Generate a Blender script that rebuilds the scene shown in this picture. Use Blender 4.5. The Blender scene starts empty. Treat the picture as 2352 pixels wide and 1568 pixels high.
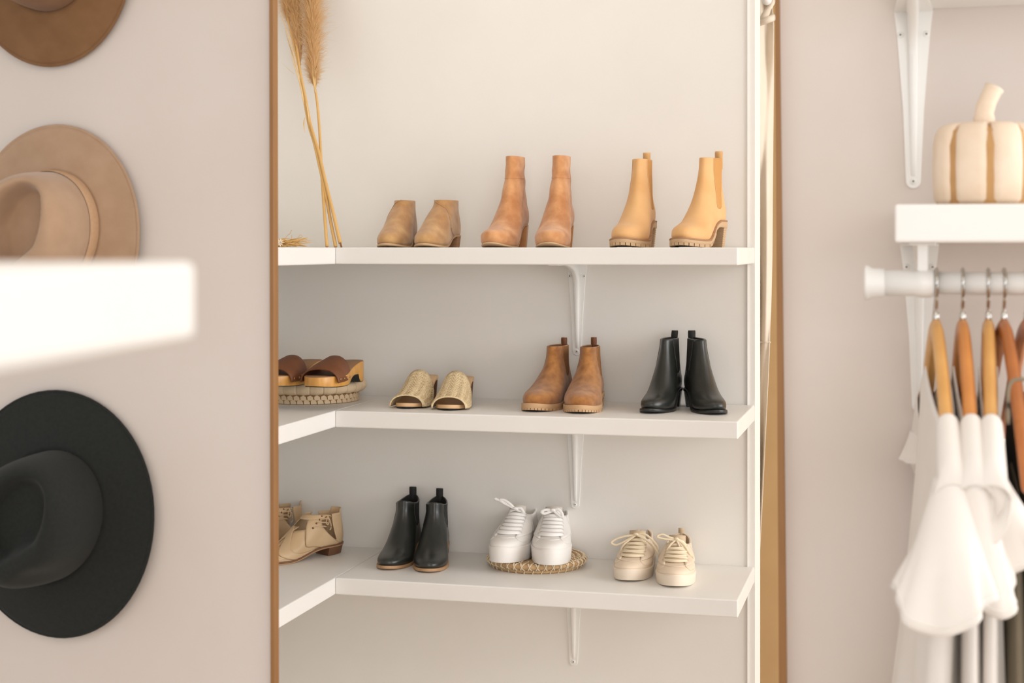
import bpy, math, random
import numpy as np
from mathutils import Vector, Matrix
random.seed(7); np.random.seed(7)
SC = bpy.context.scene
COL = SC.collection

# ------------------------------------------------------------------ camera
F = 3580.0            # focal length in pixels of the 2352 x 1568 frame
CX, HY = 1176.0, 568.0
H = 1.45              # eye height in metres: the horizon lies on row 568
cam = bpy.data.cameras.new('camera'); cam_ob = bpy.data.objects.new('camera', cam); COL.objects.link(cam_ob)
cam.sensor_width = 36.0; cam.sensor_fit = 'HORIZONTAL'
cam.lens = F / 2352.0 * 36.0
cam.shift_y = -(784.0 - HY) / 2352.0
cam.clip_start = 0.02
cam_ob.location = (0, 0, H); cam_ob.rotation_euler = (math.pi/2, 0, 0)
cam.dof.use_dof = True; cam.dof.focus_distance = 3.15; cam.dof.aperture_fstop = 6.4
SC.camera = cam_ob

# ------------------------------------------------------------------ world, daylight, exposure
SC.view_settings.view_transform = 'Standard'; SC.view_settings.look = 'None'
SC.view_settings.gamma = 1.0; SC.view_settings.use_curve_mapping = False
SC.view_settings.exposure = 0.33
world = bpy.data.worlds.new('overcast_daylight'); SC.world = world; world.use_nodes = True
bg = world.node_tree.nodes['Background']; bg.inputs[0].default_value = (0.975, 0.988, 1.0, 1); bg.inputs[1].default_value = 0.80

def area_light(name, loc, target, sx, sy, power, color):
    l = bpy.data.lights.new(name, 'AREA'); l.shape = 'RECTANGLE'; l.size = sx; l.size_y = sy
    l.energy = power; l.color = color
    o = bpy.data.objects.new(name, l); COL.objects.link(o); o.location = loc
    o.rotation_euler = (Vector(target) - Vector(loc)).to_track_quat('-Z', 'Y').to_euler()
    return o
area_light('window_daylight', (2.75, 0.45, 1.85), (0.0, 3.0, 1.2), 2.2, 1.9, 4, (1.0, 1.0, 0.995))
area_light('window_daylight_shoe_room', (3.2, 1.75, 1.75), (-0.2, 3.4, 1.3), 2.4, 2.2, 60, (1.0, 1.0, 0.995))
area_light('fill_light_shop_overhead', (0.05, 0.55, 2.70), (-0.05, 3.0, 1.0), 1.5, 0.7, 7, (1.0, 0.99, 0.97))  # added fill from above, shining through the frame onto the shelves
area_light('fill_light_behind_camera', (0.25, -2.7, 1.45), (0.0, 3.0, 1.2), 2.4, 2.0, 38, (1.0, 1.0, 0.995))  # unseen frontal fill, added to lift the walls under the shelves
area_light('fill_light_shoe_room_overhead', (0.12, 2.62, 2.70), (0.0, 3.25, 1.25), 1.5, 0.35, 2.6, (1.0, 0.985, 0.96))  # added overhead fill that brightens the shelf tops and upper shoe wall

# ------------------------------------------------------------------ small helpers
def srgb(r, g, b):
    f = lambda c: (c/12.92 if c <= .04045 else ((c+.055)/1.055)**2.4)
    return (f(r/255), f(g/255), f(b/255), 1.0)

def mat(name, c, rough=.6, c2=None, nscale=30, namount=1.0, bump=0.0, bscale=200, sheen=0.0, coat=0.0, metal=0.0,
        stretch=(1,1,1), spec=.5, transl=0.0, wave=None, object_coords=True, ndetail=4.0):
    m = bpy.data.materials.new(name); m.use_nodes = True
    nt = m.node_tree; b = nt.nodes['Principled BSDF']
    col = srgb(*c)
    b.inputs['Base Color'].default_value = col; b.inputs['Roughness'].default_value = rough
    b.inputs['Metallic'].default_value = metal; b.inputs['Specular IOR Level'].default_value = spec
    if sheen: b.inputs['Sheen Weight'].default_value = sheen; b.inputs['Sheen Roughness'].default_value = .5
    if coat: b.inputs['Coat Weight'].default_value = coat; b.inputs['Coat Roughness'].default_value = .25
    tc = nt.nodes.new('ShaderNodeTexCoord'); mp = nt.nodes.new('ShaderNodeMapping')
    nt.links.new(tc.outputs['Object'], mp.inputs[0]); mp.inputs['Scale'].default_value = stretch
    if c2 is not None:
        if wave:
            n = nt.nodes.new('ShaderNodeTexWave'); n.inputs['Scale'].default_value = nscale
            n.inputs['Distortion'].default_value = wave[1]; n.bands_direction = wave[0]; n.inputs['Detail Scale'].default_value = 2.0
        else:
            n = nt.nodes.new('ShaderNodeTexNoise'); n.inputs['Scale'].default_value = nscale; n.inputs['Detail'].default_value = ndetail
        nt.links.new(mp.outputs[0], n.inputs['Vector'])
        r = nt.nodes.new('ShaderNodeValToRGB'); r.color_ramp.elements[0].position = .5-.25*namount; r.color_ramp.elements[1].position = .5+.25*namount
        r.color_ramp.elements[0].color = col; r.color_ramp.elements[1].color = srgb(*c2)
        nt.links.new(n.outputs['Fac' if 'Fac' in n.outputs else 0], r.inputs[0]); nt.links.new(r.outputs[0], b.inputs['Base Color'])
    if bump:
        n2 = nt.nodes.new('ShaderNodeTexNoise'); n2.inputs['Scale'].default_value = bscale; n2.inputs['Detail'].default_value = 3
        nt.links.new(mp.outputs[0], n2.inputs['Vector'])
        bp = nt.nodes.new('ShaderNodeBump'); bp.inputs['Strength'].default_value = bump; bp.inputs['Distance'].default_value = .002
        nt.links.new(n2.outputs[0], bp.inputs['Height']); nt.links.new(bp.outputs[0], b.inputs['Normal'])
    if transl:
        b.inputs['Subsurface Weight'].default_value = transl; b.inputs['Subsurface Radius'].default_value = (.02,.015,.01)
    return m

def add_obj(name, verts, faces, m, parent=None, smooth=True, loc=None):
    me = bpy.data.meshes.new(name)
    me.from_pydata([tuple(map(float, v)) for v in verts], [], [tuple(int(i) for i in f) for f in faces]); me.validate(); me.update()
    if m: me.materials.append(m)
    if smooth: me.polygons.foreach_set('use_smooth', [True]*len(me.polygons))
    o = bpy.data.objects.new(name, me); COL.objects.link(o)
    if parent: o.parent = parent
    if loc is not None: o.location = loc
    return o

def tag(o, label, cat=None, group=None, kind=None):
    o['label'] = label
    if cat: o['category'] = cat
    if group: o['group'] = group
    if kind: o['kind'] = kind
    return o

def empty(name, loc, rotz=0.0):
    o = bpy.data.objects.new(name, None); COL.objects.link(o)
    o.location = loc; o.rotation_euler = (0, 0, rotz); o.empty_display_size = .03
    return o

def bevel(o, w=.003, seg=2, angle=35):
    b = o.modifiers.new('bevel', 'BEVEL'); b.width = w; b.segments = seg; b.limit_method = 'ANGLE'; b.angle_limit = math.radians(angle)
    return o
def solidify(o, t, offset=1.0):
    s = o.modifiers.new('solidify', 'SOLIDIFY'); s.thickness = t; s.offset = offset; return o
def subsurf(o, n=1):
    s = o.modifiers.new('subsurf', 'SUBSURF'); s.levels = n; s.render_levels = n; return o

def prism(poly, z0, z1):
    """vertical prism over a counter-clockwise plan polygon"""
    n = len(poly)
    v = [(p[0], p[1], z0) for p in poly] + [(p[0], p[1], z1) for p in poly]
    f = [tuple(range(n-1, -1, -1)), tuple(range(n, 2*n))] + [(i, (i+1) % n, n+(i+1) % n, n+i) for i in range(n)]
    return v, f

def box(cx, cy, cz, sx, sy, sz):
    return prism([(cx-sx/2, cy-sy/2), (cx+sx/2, cy-sy/2), (cx+sx/2, cy+sy/2), (cx-sx/2, cy+sy/2)], cz-sz/2, cz+sz/2)

def merge(*parts):
    V, Fc = [], []
    for v, f in parts:
        b = len(V); V += [tuple(p) for p in v]; Fc += [tuple(i+b for i in q) for q in f]
    return V, Fc

def tube(path, r, n=8, cap=True, flat=1.0, up=(0,0,1)):
    """swept tube; r a number or a list; flat squashes the section along its local up axis"""
    P = [Vector(p) for p in path]; m = len(P); R = [r]*m if not hasattr(r, '__len__') else r
    V, Fc = [], []; u = Vector(up)
    for i, p in enumerate(P):
        t = (P[min(i+1, m-1)] - P[max(i-1, 0)])
        t = t.normalized() if t.length > 1e-9 else Vector((1,0,0))
        s = t.cross(u)
        if s.length < 1e-3: s = t.cross(Vector((1,.3,.1)))
        s.normalize(); w = s.cross(t).normalized()
        for k in range(n):
            a = 2*math.pi*k/n
            V.append(p + s*(math.cos(a)*R[i]) + w*(math.sin(a)*R[i]*flat))
    for i in range(m-1):
        for k in range(n):
            Fc.append((i*n+k, i*n+(k+1) % n, (i+1)*n+(k+1) % n, (i+1)*n+k))
    if cap:
        Fc.append(tuple(range(n-1, -1, -1))); Fc.append(tuple((m-1)*n+k for k in range(n)))
    return V, Fc

def smooth_path(pts, sub=6):
    P = [np.array(p, float) for p in pts]; out = []
    for i in range(len(P)-1):
        p0 = P[max(i-1, 0)]; p1 = P[i]; p2 = P[i+1]; p3 = P[min(i+2, len(P)-1)]
        for k in range(sub):
            t = k/sub
            out.append(.5*((2*p1)+(-p0+p2)*t+(2*p0-5*p1+4*p2-p3)*t*t+(-p0+3*p1-3*p2+p3)*t**3))
    out.append(P[-1]); return out

def lathe(prof, n=32):
    V, Fc = [], []
    for r, z in prof:
        for k in range(n):
            a = 2*math.pi*k/n; V.append((r*math.cos(a), r*math.sin(a), z))
    m = len(prof)
    for i in range(m-1):
        for k in range(n):
            Fc.append((i*n+k, i*n+(k+1) % n, (i+1)*n+(k+1) % n, (i+1)*n+k))
    Fc.append(tuple(range(n-1, -1, -1))); Fc.append(tuple((m-1)*n+k for k in range(n)))
    return V, Fc

def rings_mesh(rings, cap0=True, cap1=True, closed=True):
    n = len(rings[0]); V = [tuple(p) for r in rings for p in r]; Fc = []
    kk = n if closed else n-1
    for i in range(len(rings)-1):
        for k in range(kk):
            Fc.append((i*n+k, i*n+(k+1) % n, (i+1)*n+(k+1) % n, (i+1)*n+k))
    if cap0: Fc.append(tuple(range(n-1, -1, -1)))
    if cap1: Fc.append(tuple((len(rings)-1)*n+k for k in range(n)))
    return V, Fc

def pchip(xs, ys):
    xs = np.array(xs, float); ys = np.array(ys, float); h = np.diff(xs); d = np.diff(ys)/h; m = np.zeros(len(xs))
    m[0] = d[0]; m[-1] = d[-1]
    for i in range(1, len(xs)-1):
        if d[i-1]*d[i] > 0:
            w1 = 2*h[i]+h[i-1]; w2 = h[i]+2*h[i-1]; m[i] = (w1+w2)/(w1/d[i-1]+w2/d[i])
    def f(x):
        x = min(max(x, xs[0]), xs[-1]); i = min(int(np.searchsorted(xs, x, 'right'))-1, len(xs)-2)
        t = (x-xs[i])/h[i]
        return ((1+2*t)*(1-t)**2*ys[i] + t*(1-t)**2*h[i]*m[i] + t*t*(3-2*t)*ys[i+1] + t*t*(t-1)*h[i]*m[i+1])
    return f
def sstep(a, b, x):
    t = min(max((x-a)/(b-a), 0), 1); return t*t*(3-2*t)

# ------------------------------------------------------------------ layout: plan of the place (metres, camera at x=0 y=0)
# shoe wall: front edge of the long shelves runs from the inner corner C0 to the open end C1
D1 = 3.05
C1 = np.array([(1695-CX)/F*D1, D1]); D0 = 1.068*D1
C0 = np.array([(770-CX)/F*D0, D0])
U = (C1-C0)/np.linalg.norm(C1-C0)          # along the shoe wall, to the right
N = np.array([-U[1], U[0]])                # into the shoe wall
SD = .33                                   # shelf depth
CORNER = C0 - SD*U + SD*N
SHELF_Z = [H, H-400/F*D1, H-810/F*D1]      # top surfaces
ST = .0350
def on_shoe_wall(px, off=0.0):
    """plan point on the shoe wall (off metres in front of it) seen at column px"""
    k = (px-CX)/F; b = CORNER - off*N
    r = (k*b[1]-b[0])/(U[0]-k*U[1]); return b + r*U
def at_z(px, py, z):
    """point of the horizontal plane z seen at a pixel"""
    d = (H-z)*F/(py-HY); return np.array([(px-CX)/F*d, d])
# front wall with the hats and the clothes rail
TH = math.radians(15); WD = np.array([math.cos(TH), -math.sin(TH)]); WM = np.array([-math.sin(TH), -math.cos(TH)])
WB = np.array([0, 2.191])
def on_front_wall(px, off=0.0):
    k = (px-CX)/F; b = WB + off*WM
    s = (k*b[1]-b[0])/(WD[0]-k*WD[1]); return b + s*WD
def z_at(py, d): return H-(py-HY)/F*d

# ------------------------------------------------------------------ materials
M_wall = mat('warm_white_plaster', (219, 209, 202), .85, (216, 205, 197), 6, 1, .08, 160)
M_wall2 = mat('cool_white_plaster', (236, 233, 228), .85, (233, 229, 223), 5, 1, .06, 160)
M_white = mat('white_lacquer', (237, 235, 232), .42, (234, 232, 228), 9, 1)
M_whitemetal = mat('white_powder_coat', (240, 238, 234), .35)
M_frame = mat('walnut_gold_frame', (140, 96, 50), .5, (154, 110, 62), 24, 1, stretch=(3,3,.3))
M_floor = mat('oak_floor', (206, 186, 162), .5, (190, 168, 142), 8, 1, stretch=(1,8,1))
M_tanpanel = mat('tan_painted_door', (196, 160, 112), .6, (186, 150, 102), 7, 1)
M_dark = mat('dark_hole', (30, 26, 24), .8)

# ================================================================== STRUCTURE
def struct(name, vf, m, label, smooth=False):
    o = add_obj(name, vf[0], vf[1], m, smooth=smooth); tag(o, label, kind='structure'); return o
ZC = 2.75
def strip(p0, p1, t0, nrm):
    """plan rectangle from p0 to p1 with thickness t0 along nrm (ccw order)"""
    p0, p1, nrm = map(np.array, (p0, p1, nrm)); q = [p0, p1, p1+nrm*t0, p0+nrm*t0]
    a = sum(q[i][0]*q[(i+1) % 4][1]-q[(i+1) % 4][0]*q[i][1] for i in range(4))
    return q if a > 0 else q[::-1]
struct('floor', box(.6, 1.4, -.02, 7.6, 7.6, .04), M_floor, 'light oak floor of the shop')
struct('ceiling', box(.6, 1.4, ZC+.02, 7.6, 7.6, .04), M_wall2, 'white ceiling of the shop')

wall_end = on_shoe_wall(1734)
struct('wall_shoes', prism(strip(CORNER-.12*U, wall_end, .12, N), 0, ZC), M_wall2, 'off white wall behind the shoe shelves')
struct('wall_corner', prism(strip(CORNER+.12*N-.0*U, CORNER-1.12*N, .12, -U), 0, ZC), M_wall2, 'side wall meeting the shoe wall in a corner')
# thin corner bead on the shoe wall beside its free end
g0 = on_shoe_wall(1716.5); g1 = on_shoe_wall(1719)
struct('trim_1', prism(strip(g0-.004*N, g1-.004*N, .006, N), 0, ZC), M_white, 'thin white vertical bead on the shoe wall')

# the front wall (hats, clothes rail) with its tall mirror built as an opening
LW = on_front_wall(-900); A0 = on_front_wall(625); B0 = on_front_wall(1797); RW = on_front_wall(2900)
TW = .016
struct('wall_left', prism(strip(LW, A0, TW, -WM), 0, ZC), M_wall, 'warm white wall with felt hats')
# right wall leans like the photographed frame: column 1786 at the top row, 1803 at the bottom row
def lean_px(px0, px1, py): return px0+(px1-px0)*py/1568.0
def lean_strip(t, b, off0, off1, zlo, zhi):
    """upright bar: t and b are its (left, right) columns on the top and bottom picture rows, off0/off1 its front and back"""
    V = []
    for z in (zlo, zhi):
        d = on_front_wall((t[0]+t[1])/2, off0)[1]; py = HY-(z-H)*F/d
        a = on_front_wall(lean_px(t[0], b[0], py), off0); c = on_front_wall(lean_px(t[1], b[1], py), off0)
        for q in (a, c, c-(off0-off1)*WM, a-(off0-off1)*WM): V.append((q[0], q[1], z))
    return V, [(0,3,2,1), (4,5,6,7), (0,1,5,4), (1,2,6,5), (2,3,7,6), (3,0,4,7)]
def right_wall():
    V = []
    for z in (0, ZC):
        d = B0[1]; py = HY-(z-H)*F/d; e = on_front_wall(lean_px(1788, 1803, py))
        for q in (e, RW, RW-TW*WM, e-TW*WM): V.append((q[0], q[1], z))
    return V, [(0,3,2,1), (4,5,6,7), (0,1,5,4), (1,2,6,5), (2,3,7,6), (3,0,4,7)]
struct('wall_right', right_wall(), M_wall, 'warm white wall with shelf and clothes rail')
fl = lean_strip((617.5, 628), (620.5, 631), .014, -.003, .02, ZC-.1)
o = struct('trim_2', fl, M_frame, 'slim brown wooden left upright of the mirror frame, built as an opening'); bevel(o, .0015)
fr = lean_strip((1780, 1789), (1789, 1806), .016, -.004, .02, ZC-.1)
o = struct('trim_3', fr, M_frame, 'slim brown wooden right upright of the mirror frame, built as an opening'); bevel(o, .0015)

# room beyond the free end of the shoe wall
b0 = np.array([.3, 4.35]); b1 = np.array([2.6, 3.95])
struct('wall_back', prism(strip(b0, b1, .1, np.array([.17,.98])), 0, ZC), M_tanpanel, 'tan painted wall beyond the curtain')
# partition beside the camera that carries the near shelf
NE = np.array([(452-CX)/F*.72, .72]); NS = np.array([(0-CX)/F*.522, .522]); ND = (NE-NS)/np.linalg.norm(NE-NS); NL = np.array([-ND[1], ND[0]])
pn = NE+NL*.30
struct('wall_near', prism(strip(pn+ND*.02, pn-ND*.95, .1, NL), 0, ZC), M_wall, 'partition wall at the left carrying the near shelf')

# ================================================================== SHELVES
def board(name, q, ztop, t, label, cat='shelf', group=None, m=None, bw=.0025):
    a = sum(q[i][0]*q[(i+1) % len(q)][1]-q[(i+1) % len(q)][0]*q[i][1] for i in range(len(q)))
    q = q if a > 0 else q[::-1]
    c = sum(np.array(p) for p in q)/len(q)
    v, f = prism([(p[0]-c[0], p[1]-c[1]) for p in q], 0, t)
    o = add_obj(name, v, f, m or M_white, loc=(c[0], c[1], ztop-t), smooth=False); bevel(o, bw)
    tag(o, label, cat, group); return o
names = ['top', 'middle', 'bottom']
for i, z in enumerate(SHELF_Z):
    board('wall_shelf', [C0, C1, C1+SD*N, C0+SD*N], z, ST, f'long white floating shelf on the shoe wall, {names[i]} of the three', group='long shoe shelves')
    L = 1.0
    board('wall_shelf', [C0, C0+SD*N, C0+SD*N-SD*U, C0-SD*U-L*.72*N, C0-L*.72*N], z, ST,
          f'white return shelf meeting the {names[i]} shoe shelf in the left corner', group='corner return shelves')
# near shelf, far out of focus
zt = z_at(600, .72); zb = z_at(777, .72)
board('wall_shelf', [NE, NE+NL*.30, NE+NL*.30-ND*.9, NE-ND*.9], zt, zt-zb, 'blurred thick white shelf end jutting in at the left between the hats', bw=.004)

# ------------------------------------------------------------------ brackets
def bracket(p, zt, wdir, ndir, label, group, length=.205, reach=.24, wtop=.047, scale=1.0):
    """white steel shelf bracket: wall plate, arm under the shelf, tapering fin, screws. wdir along wall, ndir out of the wall"""
    ang = math.atan2(wdir[1], wdir[0])
    e = empty('shelf_bracket', (p[0], p[1], zt-length), ang)      # local x along wall, local -y out of wall
    # plate: tapered with round end
    pts = []
    for k in range(13):
        a = math.pi+math.pi*k/12; pts.append((.0095*math.cos(a), .0095+.0095*math.sin(a)))
    out = pts + [(.0135, length*.45), (wtop*.42, length*.85), (wtop/2, length), (-wtop/2, length), (-wtop*.42, length*.85), (-.0135, length*.45)]
    n = len(out); V = [(x, 0, z) for x, z in out]+[(x, -.003, z) for x, z in out]
    Fc = [tuple(range(n)), tuple(range(2*n-1, n-1, -1))]+[(i, n+i, n+(i+1) % n, (i+1) % n) for i in range(n)]
    bevel(add_obj('wall_plate', V, Fc, M_whitemetal, e, smooth=False), .0008)
    # arm plate below the board
    V, Fc = prism([(-wtop/2, 0), (-.011, -reach), (.011, -reach), (wtop/2, 0)][::1], length-.003, length)
    bevel(add_obj('arm_plate', V, Fc, M_whitemetal, e, smooth=False), .0008)
    # fin: hollow curved rib, wide at the top and narrow at the foot
    rings = []
    for k in range(31):
        t = (k/30)**.7; z = .016+t*(length-.016)
        reach_k = .004+.012*t**.7+(reach*.8)*max(0, (t-.02))**14; w = (.0034+.0040*t)
        rings.append([(-w, 0, z), (-w, -reach_k*.8, z), (-w*.6, -reach_k, z), (w*.6, -reach_k, z), (w, -reach_k*.8, z), (w, 0, z)])
    v, f = rings_mesh(rings); bevel(add_obj('fin', v, f, M_whitemetal, e, smooth=True), .001, 1, 50)
    for sx, sz in ((0, .0095), (-.0165, length*.86), (.0165, length*.86)):
        s = add_obj('screw', *lathe([(.0042, 0), (.0042, .001), (.003, .0018), (.0, .002)], 14), M_whitemetal, e)
        s.location = (sx, -.003, sz); s.rotation_euler = (math.pi/2, 0, 0)
        hh = add_obj('screw_slot', *lathe([(.0013, 0), (.0013, .0007)], 8), M_dark, s); hh.location = (0, 0, .0018)
    tag(e, label, 'bracket', group); return e
for i, z in enumerate(SHELF_Z):
    bp = on_shoe_wall([1326, 1322, 1318][i])
    bracket(bp, z-ST, U, -N, f'white steel bracket under the {names[i]} long shoe shelf', 'brackets under the shoe shelves')

# ------------------------------------------------------------------ shelf, bracket and rail at the right
RS = .30
sl = on_front_wall(2055, RS); dS = sl[1]
RZ1 = z_at(469, dS); RZ0 = z_at(557, dS)
sr = sl+WD*.36
board('wall_shelf', [sl, sr, sr-RS*WM, sl-RS*WM], RZ1, RZ1-RZ0, 'white shelf above the clothes rail carrying the pale pumpkin', bw=.003)
dW = on_front_wall(2110)[1]; UZ = z_at(22, dW)
ul = on_front_wall(2066, 0)
board('wall_shelf', [ul, ul+WD*.36, ul+WD*.36+RS*WM, ul+RS*WM], UZ+.045, .045, 'upper white shelf cut off at the top right corner', bw=.003)
bp = on_front_wall(2098); bracket(bp, UZ, WD, WM, 'white bracket above the pumpkin holding the upper shelf', 'brackets on the right wall', length=.235, wtop=.05)
bp = on_front_wall(2112); bracket(bp, RZ0, WD, WM, 'white bracket under the shelf beside the clothes rail end', 'brackets on the right wall', length=.222, wtop=.05)

RO = .235                                   # rail distance from the wall
def rail_pt(px): return on_front_wall(px, RO)
r0 = rail_pt(1986); zr = z_at(650, rail_pt(2150)[1])
e = empty('clothes_rail', (r0[0], r0[1], zr), math.atan2(WD[1], WD[0]))
def lathe_x(prof, n=28):
    v, f = lathe(prof, n); return [(z, x, y) for x, y, z in v], f
add_obj('end_cap', *lathe_x([(.018, 0), (.0205, .001), (.0205, .004), (.0175, .009), (.0168, .022), (.0165, .023)]), M_white, e)
add_obj('outer_tube', *lathe_x([(.0152, .02), (.0152, .058), (.0165, .060), (.0172, .066), (.0165, .077), (.0140, .080)]), M_white, e)
add_obj('inner_tube', *lathe_x([(.0132, .075), (.0132, .40)]), M_white, e)
# cradle dropping from the shelf to the rail
v, f = merge(box(.066, 0, (RZ0-zr+.014)/2, .012, .022, RZ0-zr-.014), box(.066, 0, RZ0-zr-.0015, .03, .04, .003))
bevel(add_obj('hanger_strap', v, f, M_whitemetal, e, smooth=False), .002)
tag(e, 'white tubular clothes rail with a flared end cap under the right shelf', 'rail')
RAIL_E = e

# ================================================================== SHOES
# shoes are laid out in centimetres: heel back at x=0, toe at x=length, sole on z=0; +y is to the viewer's right
CM = .01
FOOT = pchip([0, .08, .2, .38, .55, .72, .86, 1.0], [.80, .80, .76, .72, .86, 1.0, 1.0, .96])
class Last:
    """foot-shaped surface made of horizontal outlines; rows are (z, x_back, x_front, half_width, roundness 0..1)"""
    def __init__(s, rows, ts=.6, heel=0.0, spring=.6, side=1, curve=.5, e=.76, ef=None, dip=0.0, fold=0.0, wide=1.12):
        s.rows = rows; z = [r[0] for r in rows]
        s.fb, s.ff, s.fw, s.ft = [pchip(z, [r[i] for r in rows]) for i in (1,2,3,4)]
        s.zt = z[-1]; s.L = max(r[2] for r in rows); s.ts = ts; s.heel = heel; s.spring = spring; s.side = side
        s.curve = curve; s.e = e; s.ef = ef if ef else .87; s.dip = dip; s.fold = fold; s.wide = wide
    def lift(s, x):
        return s.heel*sstep(.68*s.L, .26*s.L, x) + s.spring*max(0, (x-.74*s.L)/(.26*s.L))**2
    def flat(s, phi, z, grow=0.0):
        xb, xf, hw, t = s.fb(z)-grow, s.ff(z)+grow, s.fw(z), s.ft(z); hw = hw*(1+(s.wide-1)*(1-t))+grow
        c, si = math.cos(phi), math.sin(phi); ex = s.ef if c > 0 else s.e
        ex = ex*(1-t)+1.0*t
        a = (xf-xb)/2; x = (xb+xf)/2+a*math.copysign(abs(c)**ex, c)
        u = (x-xb)/max(xf-xb, .01)
        y = hw*math.copysign(abs(si)**ex, si)*(FOOT(u)*(1-t)+t)
        y += s.side*s.curve*max(0, (x-.4*s.L)/(.6*s.L))**2
        return x, y
    def phi_at_x(s, z, x):
        lo, hi = 0.0, math.pi
        for _ in range(24):
            m = (lo+hi)/2
            if s.flat(m, z)[0] > x: lo = m
            else: hi = m
        return (lo+hi)/2
    def raw(s, phi, z):
        x, y = s.flat(phi, z); tau = sstep(2.5, max(s.zt*.75, 5.5), z)
        zz = s.ts + z + s.lift(x)*(1-tau) + s.heel*tau
        if s.dip: zz -= s.dip*sstep(s.zt*.55, s.zt, z)*math.sin(phi)**2
        if s.fold and z > 3:
            y += s.fold*math.sin(z*1.7+2*phi)*sstep(3, 6, z)*(1-sstep(s.zt-2.5, s.zt, z))*.5
        return Vector((x, y, zz))
    def P(s, phi, z, off=0.0):
        p = s.raw(phi, z)
        if off:
            d = .02; za, zb = max(z-.05, 0), min(z+.05, s.zt)
            tp = s.raw(phi+d, z)-s.raw(phi-d, z); tz = s.raw(phi, zb)-s.raw(phi, za)
            n = tp.cross(tz)
            if n.length > 1e-9: p = p+n.normalized()*off
        return p
    def ring(s, z, n, off=0.0): return [s.P(2*math.pi*k/n, z, off) for k in range(n)]

def cmv(v): return [(p[0]*CM, p[1]*CM, p[2]*CM) for p in v]
def strip_cap(base, n, flip=False):
    f = []
    for k in range(0, n//2):
        q = (base+k, base+k+1, base+(n-k-1) % n, base+(n-k) % n)
        q = tuple(dict.fromkeys(q))
        if len(q) >= 3: f.append(q[::-1] if flip else q)
    return f

def upper_mesh(l, par, m, m_in, n=44, name='upper', nz=26, hollow=4.0, rim=.28):
    zs = [l.zt*(i/nz)**1.15 for i in range(nz+1)]
    rings = [l.ring(z, n) for z in zs]
    V = [p for r in rings for p in r]; Fc = []
    for i in range(nz):
        for k in range(n): Fc.append((i*n+k, i*n+(k+1) % n, (i+1)*n+(k+1) % n, (i+1)*n+k))
    Fc += strip_cap(0, n, True)
    # rolled rim
    b = len(V); V += [Vector((p.x, p.y, p.z+.06)) for p in l.ring(l.zt, n, -rim*.4)]
    c = len(V); V += l.ring(l.zt-.05, n, -rim)
    top = nz*n
    for A, B in ((top, b), (b, c)):
        for k in range(n): Fc.append((A+k, A+(k+1) % n, B+(k+1) % n, B+k))
    o = add_obj(name, cmv(V), Fc, m, par)
    # lining
    hs = [l.zt-.05, l.zt-hollow*.5, l.zt-hollow]
    R = [l.ring(z, n, -rim-.01) for z in hs]; V = [p for r in R for p in r]; Fc = []
    for i in range(2):
        for k in range(n): Fc.append((i*n+k, i*n+(k+1) % n, (i+1)*n+(k+1) % n, (i+1)*n+k))
    Fc += strip_cap(2*n, n)
    add_obj('lining', cmv(V), Fc, m_in, par)
    return o

def outline(l, n, grow, z=.5): return [l.flat(2*math.pi*k/n, z, grow) for k in range(n)]
def slab(l, par, m, name, ztop, zbot, grow=.25, n=56, grow_b=None, z=.5, bev=0.0):
    """sole-shaped plate between two height functions of x"""
    a = outline(l, n, grow, z); b = outline(l, n, grow if grow_b is None else grow_b, z)
    V = [Vector((x, y, zbot(x))) for x, y in b]+[Vector((x, y, ztop(x))) for x, y in a]
    Fc = [(k, (k+1) % n, n+(k+1) % n, n+k) for k in range(n)]+strip_cap(0, n, True)+strip_cap(n, n)
    o = add_obj(name, cmv(V), Fc, m, par)
    if bev: bevel(o, bev*CM, 2, 50)
    else: bevel(o, .0006, 1, 50)
    return o
def sole(l, par, m, grow=.25, name='sole', bev=0.0): return slab(l, par, m, name, lambda x: l.lift(x)+l.ts+.02, lambda x: l.lift(x), grow, bev=bev)

def heel_block(l, par, m, x1=6.2, taper=.9, grow=.15, ribs=0, name='heel', lean=.4, front_lean=.5, floor=0.0):
    pts = [p for p in outline(l, 72, grow) if p[0] < x1]
    # order around the back: from +y front edge to -y front edge
    pts = sorted(pts, key=lambda p: math.atan2(p[1], p[0]-x1)); pts = [p for p in pts if p[1] > 0][::1]+[p for p in pts if p[1] <= 0]
    pos = sorted([p for p in pts if p[1] > 0], key=lambda p: -p[0]); neg = sorted([p for p in pts if p[1] <= 0], key=lambda p: p[0])
    ring = pos+neg; cx = x1*.5; rings = []
    steps = max(4, ribs*4)
    for i in range(steps+1):
        t = i/steps; s = taper+(1-taper)*t
        if ribs: s *= 1-(.035 if (i % 4) in (1, 2) else 0)
        rr = []
        for x, y in ring:
            zz = floor+(l.lift(x)-floor+.02)*t
            rr.append(Vector((cx+(x-cx)*s+lean*(1-t), y*s, zz)))
        rings.append(rr)
    v, f = rings_mesh(rings); o = add_obj(name, cmv(v), f, m, par, smooth=False); bevel(o, .0007, 1, 40); return o

def patch(l, par, m, name, bounds, z0, z1, off=.06, nphi=10, nz=14, thick=.08):
    """raised panel on the last; bounds(t) gives its two phi limits at height fraction t"""
    V = []; Fc = []
    for i in range(nz+1):
        t = i/nz; a, b = bounds(t); z = z0+(z1-z0)*t
        for k in range(nphi+1): V.append(l.P(a+(b-a)*k/nphi, z, off))
    w = nphi+1
    for i in range(nz):
        for k in range(nphi): Fc.append((i*w+k, i*w+k+1, (i+1)*w+k+1, (i+1)*w+k))
    o = add_obj(name, cmv(V), Fc, m, par); 
    if thick: solidify(o, thick*CM, -1)
    return o

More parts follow.
